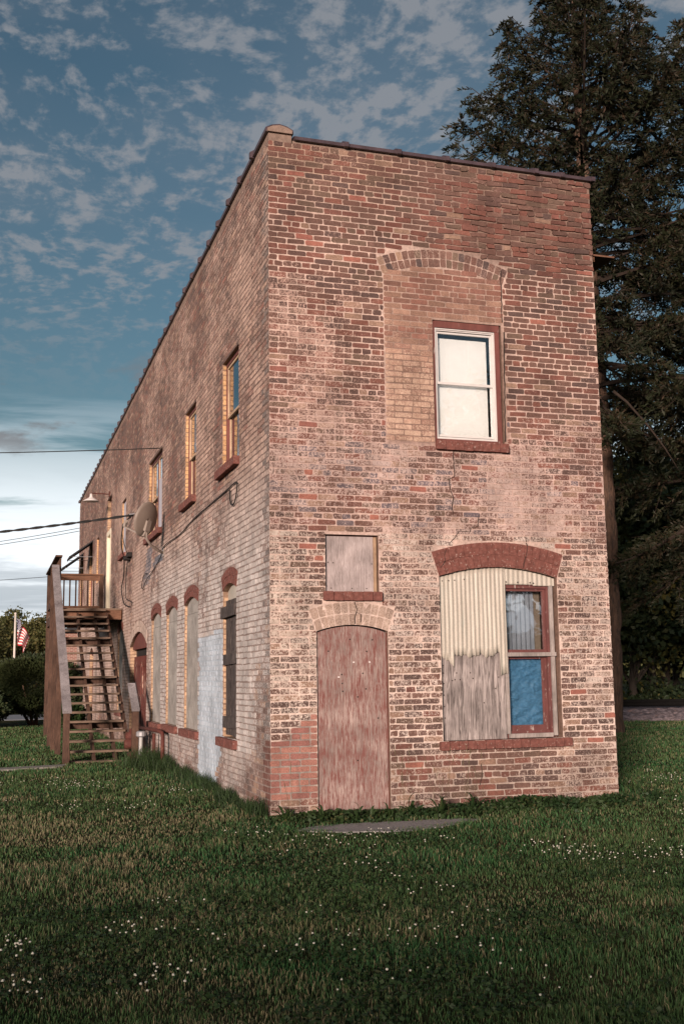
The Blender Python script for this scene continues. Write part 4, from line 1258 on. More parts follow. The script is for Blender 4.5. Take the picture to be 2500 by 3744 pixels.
def in_poly(x, y, P):
    c = np.zeros(len(x), bool); n = len(P); j = n - 1
    for i in range(n):
        xi, yi = P[i]; xj, yj = P[j]
        c ^= ((yi > y) != (yj > y)) & (x < (xj - xi) * (y - yi) / (yj - yi + 1e-12) + xi); j = i
    return c
_grids = {}
def vnoise(x, y, s, seed):
    if seed not in _grids: _grids[seed] = np.random.default_rng(seed).random((128, 128))
    gr = _grids[seed]; u, v = x / s + 40.3, y / s + 51.7
    i, j = np.floor(u).astype(int), np.floor(v).astype(int); fu, fv = u - i, v - j
    fu = fu * fu * (3 - 2 * fu); fv = fv * fv * (3 - 2 * fv)
    q = lambda a, b: gr[a % 128, b % 128]
    return q(i, j) * (1 - fu) * (1 - fv) + q(i + 1, j) * fu * (1 - fv) + q(i, j + 1) * (1 - fu) * fv + q(i + 1, j + 1) * fu * fv

def blades(name, X, Y, Hh, Wd, lean, colr, Z0=0.0, parent=None, seg=2):
    n = len(X); az = rng.uniform(0, 2 * math.pi, n); bz = rng.uniform(0, 2 * math.pi, n)
    # blade: wide base, mid pair, tip
    wx, wy = np.cos(az) * Wd / 2, np.sin(az) * Wd / 2
    lx, ly = np.cos(bz) * lean * Hh, np.sin(bz) * lean * Hh
    V = np.zeros((n, 5, 3), np.float32)
    V[:, 0] = np.stack([X - wx, Y - wy, np.full(n, Z0) - .005], 1); V[:, 1] = np.stack([X + wx, Y + wy, np.full(n, Z0) - .005], 1)
    mx, my = X + lx * .35, Y + ly * .35
    V[:, 2] = np.stack([mx + wx * .8, my + wy * .8, Z0 + Hh * .62], 1); V[:, 3] = np.stack([mx - wx * .8, my - wy * .8, Z0 + Hh * .62], 1)
    V[:, 4] = np.stack([X + lx, Y + ly, Z0 + Hh * (1 - .25 * lean)], 1)
    T = np.array([0, 1, 2, 3, 3, 2, 4]); loops = (np.arange(n)[:, None] * 5 + T).ravel()
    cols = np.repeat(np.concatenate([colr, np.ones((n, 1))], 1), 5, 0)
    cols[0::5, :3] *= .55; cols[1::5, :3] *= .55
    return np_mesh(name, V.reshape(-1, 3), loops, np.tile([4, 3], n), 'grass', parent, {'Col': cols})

def grass_colour(X, Y):
    n = len(X)
    a = vnoise(X, Y * 1.0, 1.3, 1); b = vnoise(X * .6, Y * 1.5, .45, 2); c = vnoise(X, Y, 3.2, 3)
    dry = np.clip((a * .45 + b * .35 + c * .35 - .56) * 3.6, 0, 1)
    left = np.clip((.9 - X) / 3.0, 0, 1); dry = dry * (.26 + .60 * left)
    isdry = (rng.random(n) < dry * .75 + .06)[:, None]
    lush = np.clip((vnoise(X, Y, .8, 6) - .35) * 2, 0, 1)[:, None]
    green = np.array([.060, .118, .040]) * (1 - lush) + np.array([.034, .104, .034]) * lush
    straw = np.array([.24, .21, .12]) * rng.uniform(.6, 1.25, (n, 1))
    olive = np.array([.088, .102, .042])
    g_ = np.where(rng.random((n, 1)) < .25, olive, green) * rng.uniform(.6, 1.4, (n, 1))
    return np.where(isdry, straw, g_)

def sample(t0, t1, k, lat_extra=1.2):
    # density falls with distance
    ts = np.linspace(t0, t1, 400); rho = k * (5 / ts) ** 1.6 * (2 * (.345 * ts + lat_extra)); cum = np.concatenate([[0], np.cumsum((rho[1:] + rho[:-1]) / 2 * np.diff(ts))])
    n = int(cum[-1]); t = np.interp(rng.random(n) * cum[-1], cum, ts)
    s = rng.uniform(-1, 1, n) * (.345 * t + lat_extra)
    return CX + FH.x * t + RH.x * s, CY + FH.y * t + RH.y * s, t
X, Y, T = sample(3.6, 33.0, 5100)
ok = ~((X > -.01) & (X < W + .01) & (Y > -.01) & (Y < L)) & ~in_poly(X + rng.normal(0, .05, len(X)), Y + rng.normal(0, .05, len(Y)), [(.93 + (x - .93) * .92, -.86 + (y + .86) * .75) for x, y in PATH])
ok &= ~in_poly(X, Y, [(-4.6, 6.75), (-1.55, 7.55), (-1.45, 7.95), (-4.6, 7.2)])
ok &= ~((X < 3) & (Y > 28.8))
tr_s = (X - 14.9) * .30 + (Y - 17.7) * .954          # distance past the near rail
ok &= ~((tr_s > -1.45) & (X > 4))
X, Y, T = X[ok], Y[ok], T[ok]
tall = (.45 + .7 * vnoise(X, Y, .9, 8)) * (.6 + .9 * vnoise(X, Y, .22, 9) ** 1.5)
Hh = rng.uniform(.028, .062, len(X)) * tall * np.where(T > 14, 1.25, 1)
near_wall = ((X > -.22) & (X < 0) & (Y > 0)) | ((Y < 0) & (Y > -.22) & (X > -.2) & (X < W + .2)) | ((X > W) & (X < W + .3) & (Y > -.2))
Hh = np.where(near_wall, Hh * np.where(Y < 0, rng.uniform(.8, 1.8, len(X)), rng.uniform(1.2, 3.0, len(X))), Hh)
Wd = .0039 * (np.maximum(T, 5) / 5) ** .8 * rng.uniform(.7, 1.3, len(X))
tag(blades('lawn_grass', X, Y, Hh, Wd, rng.uniform(.1, .75, len(X)), grass_colour(X, Y)), 'short mown lawn of green and straw-coloured blades around the building', 'grass', kind='stuff')

# white clover in loose drifts
def ico():
    bm = bmesh.new(); bmesh.ops.create_icosphere(bm, subdivisions=1, radius=1)
    v = np.array([p.co[:] for p in bm.verts]); f = np.array([[q.index for q in fc.verts] for fc in bm.faces]); bm.free(); return v, f
IV, IF = ico()
X, Y, T = sample(4.2, 17.5, 330, .8)
dens = np.clip((vnoise(X, Y, 1.1, 21) - .50) * 5, 0, 1) * np.clip((vnoise(X, Y, .35, 22) - .45) * 5, 0, 1)
dens *= np.where(X > 0, 1.0, .8) * np.where((X < -1.2) & (Y < 2), 1.0, 1) * np.where((X > -1.4) & (X < .6) & (Y < -1.8), .35, 1)
ok = (rng.random(len(X)) < dens) & ~((X > -.2) & (X < W + .2) & (Y > -1.3) & (Y < L)); X, Y, T = X[ok], Y[ok], T[ok]
n = len(X); rad = rng.uniform(.0045, .008, n); z = rng.uniform(.05, .085, n)
V = (IV[None] * rad[:, None, None] * np.array([1, 1, .8]) * rng.uniform(.8, 1.2, (n, len(IV), 1)) + np.stack([X, Y, z], 1)[:, None]).reshape(-1, 3)
loops = (np.arange(n)[:, None, None] * len(IV) + IF[None]).ravel()
tag(np_mesh('clover_blossom', V, loops, [3] * (n * len(IF)), 'blossom'), 'small round white clover blossoms scattered through the lawn', 'clover', kind='stuff')

# ------------------------------------------------------------------ leaves
def leaf_cloud(P, size, seed, flat=0.0, aspect=.6, col=None, name='crown', mat='leafdark', parent=None, droop=0):
    r = np.random.default_rng(seed); n = len(P)
    a = r.normal(size=(n, 3)); a[:, 2] = a[:, 2] * (1 - flat) - droop; a /= np.linalg.norm(a, axis=1)[:, None]
    b = r.normal(size=(n, 3)); b -= a * (a * b).sum(1)[:, None]; b /= np.linalg.norm(b, axis=1)[:, None]
    s = size * r.uniform(.55, 1.35, (n, 1))
    V = np.stack([P - a * s * .5, P + b * s * aspect * .5 - a * s * .05, P + a * s * .5, P - b * s * aspect * .5 - a * s * .05], 1)
    loops = np.arange(n * 4); 
    if col is None: col = np.zeros(n)
    cols = np.repeat(np.stack([col, col, col, np.ones(n)], 1), 4, 0)
    return np_mesh(name, V.reshape(-1, 3), loops, [4] * n, mat, parent, {'Col': cols})

X, Y, T = sample(4.0, 16.0, 1500, 1.0)
ok = (vnoise(X, Y, 1.1, 21) * .6 + vnoise(X, Y, .4, 23) * .4 > .50) & ~((X > -.1) & (X < W + .1) & (Y > -1.3) & (Y < L)); X, Y = X[ok], Y[ok]
tag(leaf_cloud(np.stack([X, Y, rng.uniform(.02, .05, len(X))], 1), .022, 24, .9, .85, (rng.random(len(X)) < .05) * .5, 'clover_leaves', 'weed'), 'low clover leaves in patches among the grass', 'clover', kind='stuff')

def broadleaf(base, height, rad, seed, label, cat='tree', group=None, leaf=.16, n=14000, mat='leafmid', bark='barkdark', crown0=.25, clumps=70, trunk_r=.16, lean=0.0, name='broadleaf_tree'):
    r = np.random.default_rng(seed); base = Vector(base)
    t = tag(empty(name, base), label, cat, group)
    mb = MB(); pts = []; rr = []
    for k in range(8):
        q = k / 7; pts.append(base + Vector((lean * q * q * height * .5 + r.normal(0, .06), r.normal(0, .06), -.2 + q * height * .8))); rr.append(trunk_r * (1 - .8 * q) * (1.25 if k == 0 else 1))
    mb.tube(pts, rr, 9)
    cen = []
    for k in range(clumps):
        while True:
            p = r.uniform(-1, 1, 3)
            l = np.linalg.norm(p)
            if .25 < l < 1: break
        p = p / l * l ** .5
        zz = height * (crown0 + (1 - crown0) * (p[2] * .5 + .5)); w_ = rad * (1 - .25 * max(p[2], 0))
        cen.append((p[0] * w_ + lean * height * .3, p[1] * w_, zz))
    cen = np.array(cen)
    for c in cen[::5]:
        k = min(int(np.clip(c[2] / height / .8, .2, .85) * 7), 6); a = pts[max(k - 2, 1)]
        e = base + Vector(c); m_ = a.lerp(e, .5) + Vector((0, 0, .1 * rad))
        mb.tube([a, m_, e], [trunk_r * .35, trunk_r * .2, trunk_r * .05], 5, False)
    mb.build('trunk', bark, t, smooth=True)
    cid = r.integers(0, clumps, n); cr = r.uniform(.16, .36, clumps) * rad
    P = cen[cid] + r.normal(size=(n, 3)) * cr[cid][:, None] * np.array([1, 1, .75]) * .75 + np.array(base)
    P = P[P[:, 2] > .1]
    col = (r.random(clumps) ** 3)[cid][:len(P)] * .8
    leaf_cloud(P, leaf, seed, .2, .65, col, 'crown', mat, t)
    return t

def spruce(base, height, seed, label, rmax, z0, steep=.60, n_br=150, trunk_r=.36, group='spruces behind the building', boughs=()):
    r = np.random.default_rng(seed); base = Vector(base)
    t = tag(empty('spruce_tree', base), label, 'tree', group)
    pts, rr = [], []
    for k in range(90):
        q = k / 89; pts.append(base + Vector((.10 * math.sin(q * 5), .10 * math.cos(q * 4), -.3 + q * height)))
        rr.append(trunk_r * (1 - q) ** .85 * (1 + .10 * mnoise.noise((q * 40, seed, 0)) + .16 * max(0, mnoise.noise((q * 17, seed + 3.0, 0))) + (.5 if k == 0 else 0)) + .015)
    mb = MB(); mb.tube(pts, rr, 16)
    for k, v in enumerate(mb.v):
        p = Vector(v); c = base + Vector((0, 0, p.z - base.z)); dd = p - c
        s = 1 + .16 * mnoise.noise((p.x * 3.2, p.y * 3.2, p.z * 1.7)) + .07 * mnoise.noise((p.x * 9, p.y * 9, p.z * 3))
        mb.v[k] = tuple(c + dd * s)
    mb.build('trunk', 'bark', t, smooth=True)
    lb = MB(); shoots = []; dirs = []; lens = []; cl = []
    for i in range(n_br + len(boughs)):
        if i < n_br:
            q = (i + r.random()) / n_br; z = z0 + (height - z0 - .3) * q
            rad = min((height - z) * steep, rmax) * r.uniform(.50, 1.06) + .22; az = i * 2.399 + r.normal(0, .3)
        else:
            z, az, rad = boughs[i - n_br]; q = (z - z0) / (height - z0)
        up = 1.05 * (q - .28) + .05 + r.normal(0, .14)
        d = Vector((math.cos(az), math.sin(az), 0))
        bp = []
        for k in range(6):
            s = k / 5; bp.append(base + Vector((0, 0, z)) + d * (rad * s) + Vector((0, 0, rad * (up * s - (.55 - .5 * q) * s * s + .38 * s ** 3))))
        lb.tube(bp, [.05 * (1 - .85 * k / 5) * (.4 + rad / 4) for k in range(6)], 5, False)
        nt = int(8 + rad * 9.5)
        perp = Vector((-d.y, d.x, 0))
        for j in range(nt):
            s = .14 + .86 * r.random() ** .62; k = min(int(s * 5), 4); f = s * 5 - k
            p = bp[k].lerp(bp[k + 1], f)
            sd_ = r.choice([-1, 1]); tl = (1.12 - s) * rad * .34 + r.uniform(.15, .32)
            drop = r.uniform(-.65, .30) - .25 * (1 - q)
            td = (perp * sd_ * r.uniform(.35, 1.0) + d * r.uniform(.4, .9) + Vector((0, 0, drop))).normalized()
            ns = int(10 + tl * 24)
            for m_ in range(ns):
                u = (m_ + r.random()) / ns
                pp = p + td * (tl * u) + Vector((0, 0, -.12 * u * u))
                sh = (td * .9 + Vector(r.normal(0, .55, 3)) + Vector((0, 0, .22))).normalized()
                shoots.append(pp); dirs.append(sh); lens.append(r.uniform(.08, .175)); cl.append(max(0, r.normal(.16, .26)) if u < .8 else 0)
            if r.random() < .35: lb.tube([p, p + td * tl], [.010, .004], 3, False)
    lb.build('limb', 'limb', t)
    P, D, Ls = np.array(shoots), np.array(dirs), np.array(lens)[:, None]
    a = np.cross(D, r.normal(size=D.shape)); a /= np.linalg.norm(a, axis=1)[:, None]; b = np.cross(D, a)
    parts = []
    for ax in (a, b):
        w_ = ax * Ls * .12
        parts.append(np.stack([P, P + D * Ls * .55 + w_, P + D * Ls, P + D * Ls * .55 - w_], 1))
    V = np.concatenate(parts).reshape(-1, 3); n = len(V) // 4
    c = np.tile(np.clip(np.array(cl), 0, .9), 2); cols = np.repeat(np.stack([c, c, c, np.ones(n)], 1), 4, 0)
    np_mesh('crown', V, np.arange(n * 4), [4] * n, 'spruce', t, {'Col': cols})
    return t

spruce((10.80, 11.60, 0), 19.2, 5, 'tall dark spruce whose bare trunk stands behind the building corner', 3.6, 7.4, .60, 160, .39, boughs=[(11.6, 2.75, 3.0), (12.0, 2.95, 3.1), (12.5, 2.7, 2.9), (12.9, 3.1, 2.9), (13.5, 2.85, 2.6), (14.2, 2.6, 2.3), (14.8, 3.0, 1.9), (11.0, 2.9, 3.1), (12.2, 2.3, 2.7)])
spruce((14.5, 11.3, 0), 18.2, 8, 'second dark spruce with drooping branches at the right edge', 3.8, 4.4, .60, 140, .36)
# dead bough across the gap
tag(MB().tube([(10.11, 9.62, 7.48), (10.41, 9.57, 7.24), (10.88, 9.5, 6.7), (11.24, 9.46, 6.22), (11.54, 9.44, 5.74)], [.035, .03, .024, .018, .008], 7).build('dead_bough', 'limb', None, smooth=True), 'bare dead bough slanting down from the spruce trunk', 'branch')

# ------------------------------------------------------------------ railway
TD = Vector((.9555, -.295, 0)); TN = Vector((.295, .9555, 0)); T0 = Vector((14.9, 17.75, 0))
def tp(s, n_, z): return T0 + TD * s + TN * n_ + Vector((0, 0, z))
prof = [(-1.55, -.05), (-1.25, .10), (-.55, .32), (2.1, .32), (2.8, .10), (3.1, -.05)]
V, F = [], []; ns = 200
for i in range(ns + 1):
    for j in range(41):
        u = j / 40 * (len(prof) - 1); k = min(int(u), len(prof) - 2); f = u - k
        n_, z = prof[k][0] * (1 - f) + prof[k + 1][0] * f, prof[k][1] * (1 - f) + prof[k + 1][1] * f
        s = -10 + 26 * i / ns
        V.append(tuple(tp(s + random.uniform(-.03, .03), n_ + random.uniform(-.03, .03), z + random.uniform(-.022, .028))))
for i in range(ns):
    for j in range(40): k = i * 41 + j; F.append((k, k + 41, k + 42, k + 1))
mb = MB(); mb.v, mb.f = V, F; mb.build('ballast', 'ballast', None, recalc=False)['kind'] = 'structure'
rail_prof = [(-.07, 0), (.07, 0), (.07, .015), (.012, .04), (.012, .12), (.036, .128), (.036, .165), (-.036, .165), (-.036, .128), (-.012, .12), (-.012, .04), (-.07, .015)]
for n_, lab in ((0, 'near dark steel rail of the railway track'), (1.44, 'far dark steel rail of the railway track')):
    tag(MB().prism(rail_prof, lambda u, v, dd, n_=n_: tp(dd, n_ + u, .36 + v), -10, 16).build('rail', 'steel', None), lab, 'rail', 'rails of the track')

# ------------------------------------------------------------------ woods beyond the track
wl_labels = ['slim dark woodland tree right behind the spruce trunk', 'leaning pale-barked woodland tree beyond the rails', 'dark woodland tree in the middle of the gap', 'twin-stemmed woodland tree beyond the rails', 'yellowing woodland tree at the right edge', 'dense woodland tree closing the right edge', 'tall woodland tree farthest back on the right', 'low woodland tree behind the building corner']
for k, (dp, lt, h, rd) in enumerate([(39, 10.2, 11, 3.2), (40, 11.2, 10, 2.8), (42, 12.2, 12, 3.4), (41, 13.2, 10.5, 3.0), (39.5, 14.6, 10, 3.0), (42, 16.2, 12, 3.6), (46, 13.8, 13.5, 4.0), (44, 9.0, 12, 3.6)]):
    p = cam_pt(dp, lt)
    broadleaf((p.x, p.y, 0), h * .82, rd, 40 + k, wl_labels[k], group='woodland trees beyond the track', leaf=.24, n=15000, mat='leafdark', crown0=.20, clumps=80, trunk_r=.17, lean=(.10, -.12, .03, .08, 0, .05, 0, 0)[k], name='woodland_tree')
r_ = np.random.default_rng(77); n = 26000
s = r_.uniform(-10, 16, n); q = r_.uniform(0, 1, n); hgt = (.35 + 1.3 * vnoise(s, q * 3, 1.1, 31)) * (.4 + q)
zz = r_.random(n) ** .7 * hgt; off = 3.2 + q * 4.5
P = np.stack([T0.x + TD.x * s + TN.x * off, T0.y + TD.y * s + TN.y * off, zz + .05], 1)
tag(leaf_cloud(P, .17, 78, .2, .6, (r_.random(n) < .16) * r_.random(n) * .9, 'undergrowth', 'leafdark'), 'dense dark undergrowth along the far side of the track', 'undergrowth', kind='stuff')
# far woods round the horizon
n = 34000; a_ = r_.uniform(0, 2 * math.pi, n); rad_ = 150 + r_.uniform(-12, 12, n); hh = 6.5 + 4 * vnoise(a_ * 60, a_ * 0, 2.2, 33)
P = np.stack([rad_ * np.cos(a_), rad_ * np.sin(a_), r_.random(n) ** .8 * hh], 1)
tag(leaf_cloud(P, 1.9, 79, .2, .7, r_.random(n) * .3, 'woods', 'leafmid'), 'far belt of trees along the horizon', 'woods', kind='stuff')
tag(leaf_cloud(np.concatenate([P[:12000] * [1.03, 1.03, .55]]), 3.2, 80, .2, .8, None, 'woods', 'leafdark'), 'dim lower belt of far trees along the horizon', 'woods', kind='stuff')

# ------------------------------------------------------------------ left background
for k, (x, y, h, rd, lab) in enumerate([(-2.9, 52, 4.6, 1.7, 'garden tree at the left edge beyond the hedge'), (-1.7, 58, 5.6, 1.2, 'slender garden tree rising behind the flagpole'),
                                        (-.2, 54, 4.9, 1.7, 'broad garden tree between flagpole and stair'), (1.5, 57, 5.1, 1.7, 'garden tree partly hidden by the stair posts'),
                                        (-4.8, 50, 4.9, 2.0, 'garden tree just outside the left edge'), (3.4, 62, 5.0, 1.8, 'garden tree behind the far brick outbuilding')]):
    broadleaf((x, y, 0), h, rd, 60 + k, lab, group='garden trees beyond the hedge', leaf=.17, n=9000, mat='leafmid', crown0=.12, clumps=60, trunk_r=.10, name='garden_tree')
def shrub(c, rx_, ry_, z0, z1, n, seed, label, mat='yew', leaf=.088, stems=4, name='hedge_shrub'):
    r = np.random.default_rng(seed); t = tag(empty(name, (c[0], c[1], 0)), label, 'shrub')
    v = r.normal(size=(n, 3)); v /= np.linalg.norm(v, axis=1)[:, None]
    q = r.random(n) ** .28; bump_ = 1 + .24 * np.array([mnoise.noise((a * 3 + seed, b * 3, c_ * 3)) for a, b, c_ in v])
    v = v * (q * bump_)[:, None]
    sq = np.sign(v) * np.abs(v) ** np.array([.95, .95, .9])
    P = np.stack([c[0] + sq[:, 0] * rx_, c[1] + sq[:, 1] * ry_, (z0 + z1) / 2 + sq[:, 2] * (z1 - z0) / 2], 1); P[:, 2] = np.maximum(P[:, 2], .03)
    leaf_cloud(P, leaf, seed, .0, .55, (r.random(n) < .08) * .6, 'foliage', mat, t)
    for k in range(stems):
        a = r.uniform(0, 6.28); mb = MB().tube([(c[0] + .12 * math.cos(a), c[1] + .12 * math.sin(a), -.05), (c[0] + rx_ * .35 * math.cos(a), c[1] + ry_ * .35 * math.sin(a), z0 + .3), (c[0] + rx_ * .6 * math.cos(a), c[1] + ry_ * .6 * math.sin(a), (z0 + z1) / 2)], [.05, .04, .02], 6)
        mb.build('stem', 'bark', t, smooth=True)
shrub((-1.35, 24.4), 1.45, 1.5, .30, 2.12, 30000, 91, 'big dark rounded evergreen shrub left of the stair')
shrub((-3.35, 23.2), 1.3, 1.3, .05, 1.15, 15000, 92, 'lower black-green evergreen shrub at the left edge')
shrub((-.50, 21.0), .35, .4, .05, .75, 3000, 93, 'pale grey-green weedy bush at the foot of the stair posts', mat='weed', leaf=.12, stems=2, name='weedy_bush')

fp = tag(empty('flagpole', (-1.74, 40, 0)), 'pale flagpole rising behind the hedge', 'flagpole')
MB().tube([(-1.74, 40, -.2), (-1.74, 40, 4.22)], [.055, .045], 12).build('pole', 'flagpole', fp, smooth=True)
MB().lathe((-1.74, 40, 4.26), [(.001, -.06), (.05, -.03), (.06, 0), (.05, .04), (.001, .06)], 10).build('finial', 'flagpole', fp, smooth=True)
fl = tag(empty('flag', (-1.70, 40, 4.05)), 'drooping flag with red and white stripes and blue canton', 'flag')
def fpos(s, h):      # s along the fly 0..1, h down the hoist 0..1
    x = -1.685 + .56 * s * (1 - .35 * h) + .05 * math.sin(s * 9 + h * 2)
    zz_ = 4.03 - .95 * h - .78 * s ** 1.25 * (1 - .25 * h) + .05 * math.sin(s * 13)
    return (x, 40 + .13 * math.sin(s * 15 + h * 3) * (.3 + s), zz_)
sets = {'red_stripes': [], 'white_stripes': [], 'canton': []}
mbs = {k: MB() for k in sets}
NS, NH = 26, 13
for i in range(NS):
    for j in range(NH):
        key = 'canton' if (i < 10 and j < 7) else ('red_stripes' if j % 2 == 0 else 'white_stripes')
        q = [fpos(a / NS, b / NH) for a, b in ((i, j), (i + 1, j), (i + 1, j + 1), (i, j + 1))]
        mbs[key].add(q, [(0, 1, 2, 3)])
for k, mt in (('red_stripes', 'flagred'), ('white_stripes', 'flagwhite'), ('canton', 'flagblue')): mbs[k].build(k, mt, fl, recalc=False)
mb = MB()
for j in range(9):
    for i in range(6 if j % 2 == 0 else 5):
        s, h = (10 / 26) * (i + (.5 if j % 2 == 0 else 1.0)) / 6, (7 / 13) * (j + .5) / 9
        c = Vector(fpos(s, h)) + Vector((0, -.006, 0))
        mb.add([c] + [c + Vector((math.sin(a), 0, math.cos(a))) * (.022 if k % 2 == 0 else .009) for k, a in enumerate([2 * math.pi * k / 10 for k in range(10)])], [(0, k + 1, (k + 1) % 10 + 1) for k in range(10)])
mb.build('stars', 'flagwhite', fl, recalc=False)

hs = tag(empty('brick_outbuilding', (3, 47, 0)), 'low far brick outbuilding glimpsed between the stair treads', 'building')
m_, g_, b2 = principled('far brick courses')
bt = g_.node('ShaderNodeTexBrick'); bt.inputs['Scale'].default_value = 1; bt.inputs['Brick Width'].default_value = .22; bt.inputs['Row Height'].default_value = .075; bt.inputs['Mortar Size'].default_value = .012
bt.inputs['Color1'].default_value = (.26, .12, .09, 1); bt.inputs['Color2'].default_value = (.20, .09, .07, 1); bt.inputs['Mortar'].default_value = (.36, .27, .23, 1)
px_, py_, pz_ = g_.sep(pos(g_)); g_.put(bt.inputs['Vector'], g_.comb(g_.math('ADD', px_, py_), pz_, 0.0)); g_.l.new(bt.outputs[0], b2.inputs['Base Color']); b2.inputs['Roughness'].default_value = .95
MB().box(.4, 6.5, 47, 54, 0, 3.7).build('wall', m_, hs)
MB().add([(.1, 46.7, 3.7), (6.8, 46.7, 3.7), (6.8, 54.3, 3.7), (.1, 54.3, 3.7), (3.45, 46.7, 4.6), (3.45, 54.3, 4.6)], [(0, 1, 4), (1, 2, 5, 4), (2, 3, 5), (3, 0, 4, 5), (0, 3, 2, 1)]).build('roof', 'roof', hs)
wn_ = MB().box(1.6, 2.5, 46.94, 46.995, 1.0, 2.3).build('window', 'flagwhite', hs); MB().box(1.68, 2.42, 46.92, 46.938, 1.08, 2.22).build('pane', 'glass', wn_)

# ------------------------------------------------------------------ weeds along the walls
def leaf_mesh(name, ln, wd, curl):
    V, F = [], []; n = 6
    for k in range(n + 1):
        t = k / n; w_ = wd * math.sin(math.pi * min(.06 + t * .94, 1) ** .8) * .5 + .002
        x = ln * (t - .15 * t * t); z = ln * (curl * t - (curl * .75) * t * t)
        V += [(x, -w_, z + w_ * .35), (x, 0, z), (x, w_, z + w_ * .35)]
    for k in range(n):
        a = k * 3; F += [(a, a + 3, a + 4, a + 1), (a + 1, a + 4, a + 5, a + 2)]
    me = bpy.data.meshes.new(name); me.from_pydata(V, [], F); me.materials.append(M['weed']); return me
LM = [leaf_mesh('leaf', .24, .042, 1.2), leaf_mesh('leaf', .20, .05, .9), leaf_mesh('leaf', .27, .036, 1.6)]
def weed(x, y, n, s, stalks, label):
    t = tag(empty('plantain_weed', (x, y, 0)), label, 'weed', 'weeds along the foot of the front wall')
    for k in range(n):
        o = bpy.data.objects.new('leaf', random.choice(LM)); COL.objects.link(o); o.parent = t
        o.rotation_euler = (random.uniform(-.25, .25), -random.uniform(-.1, .75), k * 2.4 + random.uniform(-.3, .3)); f = s * random.uniform(.7, 1.25); o.scale = (f, f, f)
        o.location = (random.uniform(-.02, .02), random.uniform(-.02, .02), .0)
    for k in range(stalks):
        a = random.uniform(0, 6.28); h = random.uniform(.38, .72); l = random.uniform(.02, .16)
        p = Vector((x + random.uniform(-.14, .14), y + random.uniform(-.05, .05), 0)); tip = p + Vector((l * math.cos(a), l * .5 * math.sin(a), h))
        MB().tube([p, p.lerp(tip, .5) + Vector((0, 0, .03)), p.lerp(tip, .86), p.lerp(tip, .88), tip], [.0016, .0014, .0012, .0035, .002], 4).build('seed_stalk', 'stalk', t)
for x, y, n, s, stk, lab in [(1.36, -.30, 16, 1.05, 7, 'leafy plantain weed with seed stalks right of the doorway'), (1.66, -.33, 18, 1.15, 6, 'large plantain clump with seed stalks between doorway and large window'),
                             (2.08, -.22, 16, 1.05, 6, 'plantain clump with tall stalks under the plywood half of the window'), (1.15, -.26, 12, .8, 1, 'low plantain clump at the right foot of the doorway'),
                             (.42, -.30, 12, .85, 0, 'plantain clump at the left foot of the doorway'), (.10, -.22, 12, .9, 2, 'weed clump at the building corner'),
                             (3.05, -.20, 11, .95, 0, 'broad-leaved weed under the right end of the window sill'), (2.62, -.2, 9, .7, 0, 'small weed under the middle of the window sill'), (.78, -.36, 12, .8, 0, 'weed clump in front of the plywood door'),
                             (.95, -.30, 10, .75, 0, 'flat weed clump right of the door centre'), (3.6, -.2, 9, .7, 0, 'small weed near the right wall corner')]:
    weed(x, y, n, s * .8, stk, lab)
n = 8000; r_ = np.random.default_rng(55)
x = np.concatenate([r_.uniform(1.8, 4.6, n // 2), r_.uniform(-.2, 2.0, n - n // 2)]); y = -.03 - np.abs(r_.normal(0, .20, n)); y = np.maximum(y, -.62)
y = np.where(x > W, y + r_.uniform(0, 1.5, n), y)
hmax = (.04 + .09 * vnoise(x, y, .35, 41)) * np.clip(1.2 + y * 1.2, .3, 1) * np.where(x < 1.8, .7, 1); z = r_.random(n) * hmax
tag(leaf_cloud(np.stack([x, y, z + .01], 1), .042, 56, .3, .7, (r_.random(n) < .06) * .7, 'ground_weeds', 'weed'), 'low leafy weeds crowding the foot of the front wall', 'weeds', kind='stuff')
n = 1300; x = -.22 + r_.normal(0, .20, n); y = 7.0 + r_.normal(0, .45, n); ok = x < -.02; x, y = x[ok], y[ok]; n = len(x)
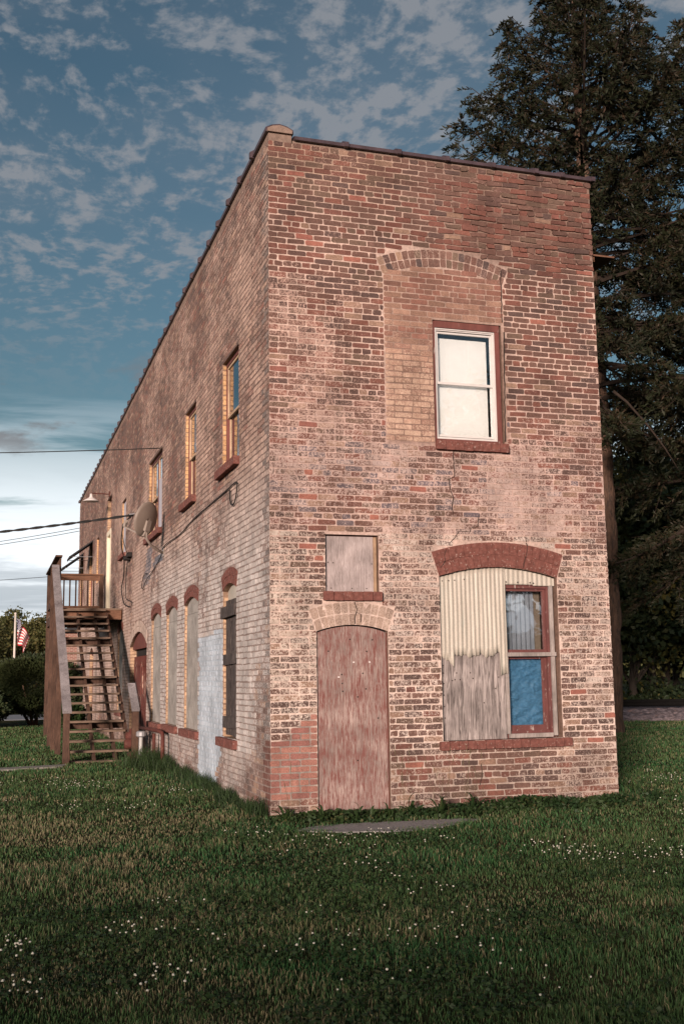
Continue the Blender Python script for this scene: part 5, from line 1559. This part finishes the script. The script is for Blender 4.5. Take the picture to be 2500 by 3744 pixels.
tag(blades('tall_grass', x, y, r_.uniform(.10, .40, n), r_.uniform(.005, .009, n), r_.uniform(.2, .8, n), np.array([.035, .062, .022]) * r_.uniform(.5, 1.5, (n, 1))), 'tall uncut grass around the gas pipes', 'grass', kind='stuff')
n = 5200; y = r_.uniform(.0, 8, n); x = -np.abs(r_.normal(0, .10, n)) - .012
tag(blades('wall_grass', x, y, r_.uniform(.06, .26, n) * (.4 + vnoise(x, y, .5, 44)), r_.uniform(.004, .009, n), r_.uniform(.2, .8, n), np.array([.030, .055, .020]) * r_.uniform(.5, 1.5, (n, 1))), 'longer grass left along the foot of the long wall', 'grass', kind='stuff')

# trees and a pole across the street, seen only as reflections in the glass
broadleaf((13.5, -19.0, 0), 10.5, 3.6, 201, 'street tree behind the viewer, mirrored in the large window', leaf=.30, n=9000, mat='leafdark', crown0=.35, clumps=70, trunk_r=.2, name='street_tree')
up_ = tag(empty('utility_pole', (17.5, -22, 0)), 'utility pole behind the viewer, mirrored in the large window', 'pole')
MB().tube([(17.5, -22, -.2), (17.5, -22, 9.5)], [.17, .12], 12).build('shaft', 'barkdark', up_, smooth=True)
MB().bar((16.4, -22, 8.8), (18.6, -22, 8.8), .1, .12).build('cross_arm', 'barkdark', up_)

# unseen hedge added behind the viewer so that its shade darkens the near lawn
hd = tag(empty('added_shade_hedge', tuple(cam_pt(-3.4, 0))), 'unseen clipped hedge added behind the viewer to shade the near lawn', 'hedge')
r_ = np.random.default_rng(301); n = 34000
dp = r_.uniform(-.55, .55, n); lt = r_.uniform(-22, 12, n); zz = r_.random(n) ** .8 * (1.50 + .12 * vnoise(lt, dp, .7, 61))
P = np.stack([CX + FH.x * (dp - 3.4) + RH.x * lt, CY + FH.y * (dp - 3.4) + RH.y * lt, zz], 1)
leaf_cloud(P, .13, 302, .0, .7, None, 'foliage', 'leafdark', hd)
for k in range(18):
    p = cam_pt(-3.4, -21 + k * 1.9); MB().tube([(p.x, p.y, -.05), (p.x + .05, p.y, .9), (p.x, p.y + .05, 1.5)], [.03, .025, .01], 6).build('stem', 'barkdark', hd)
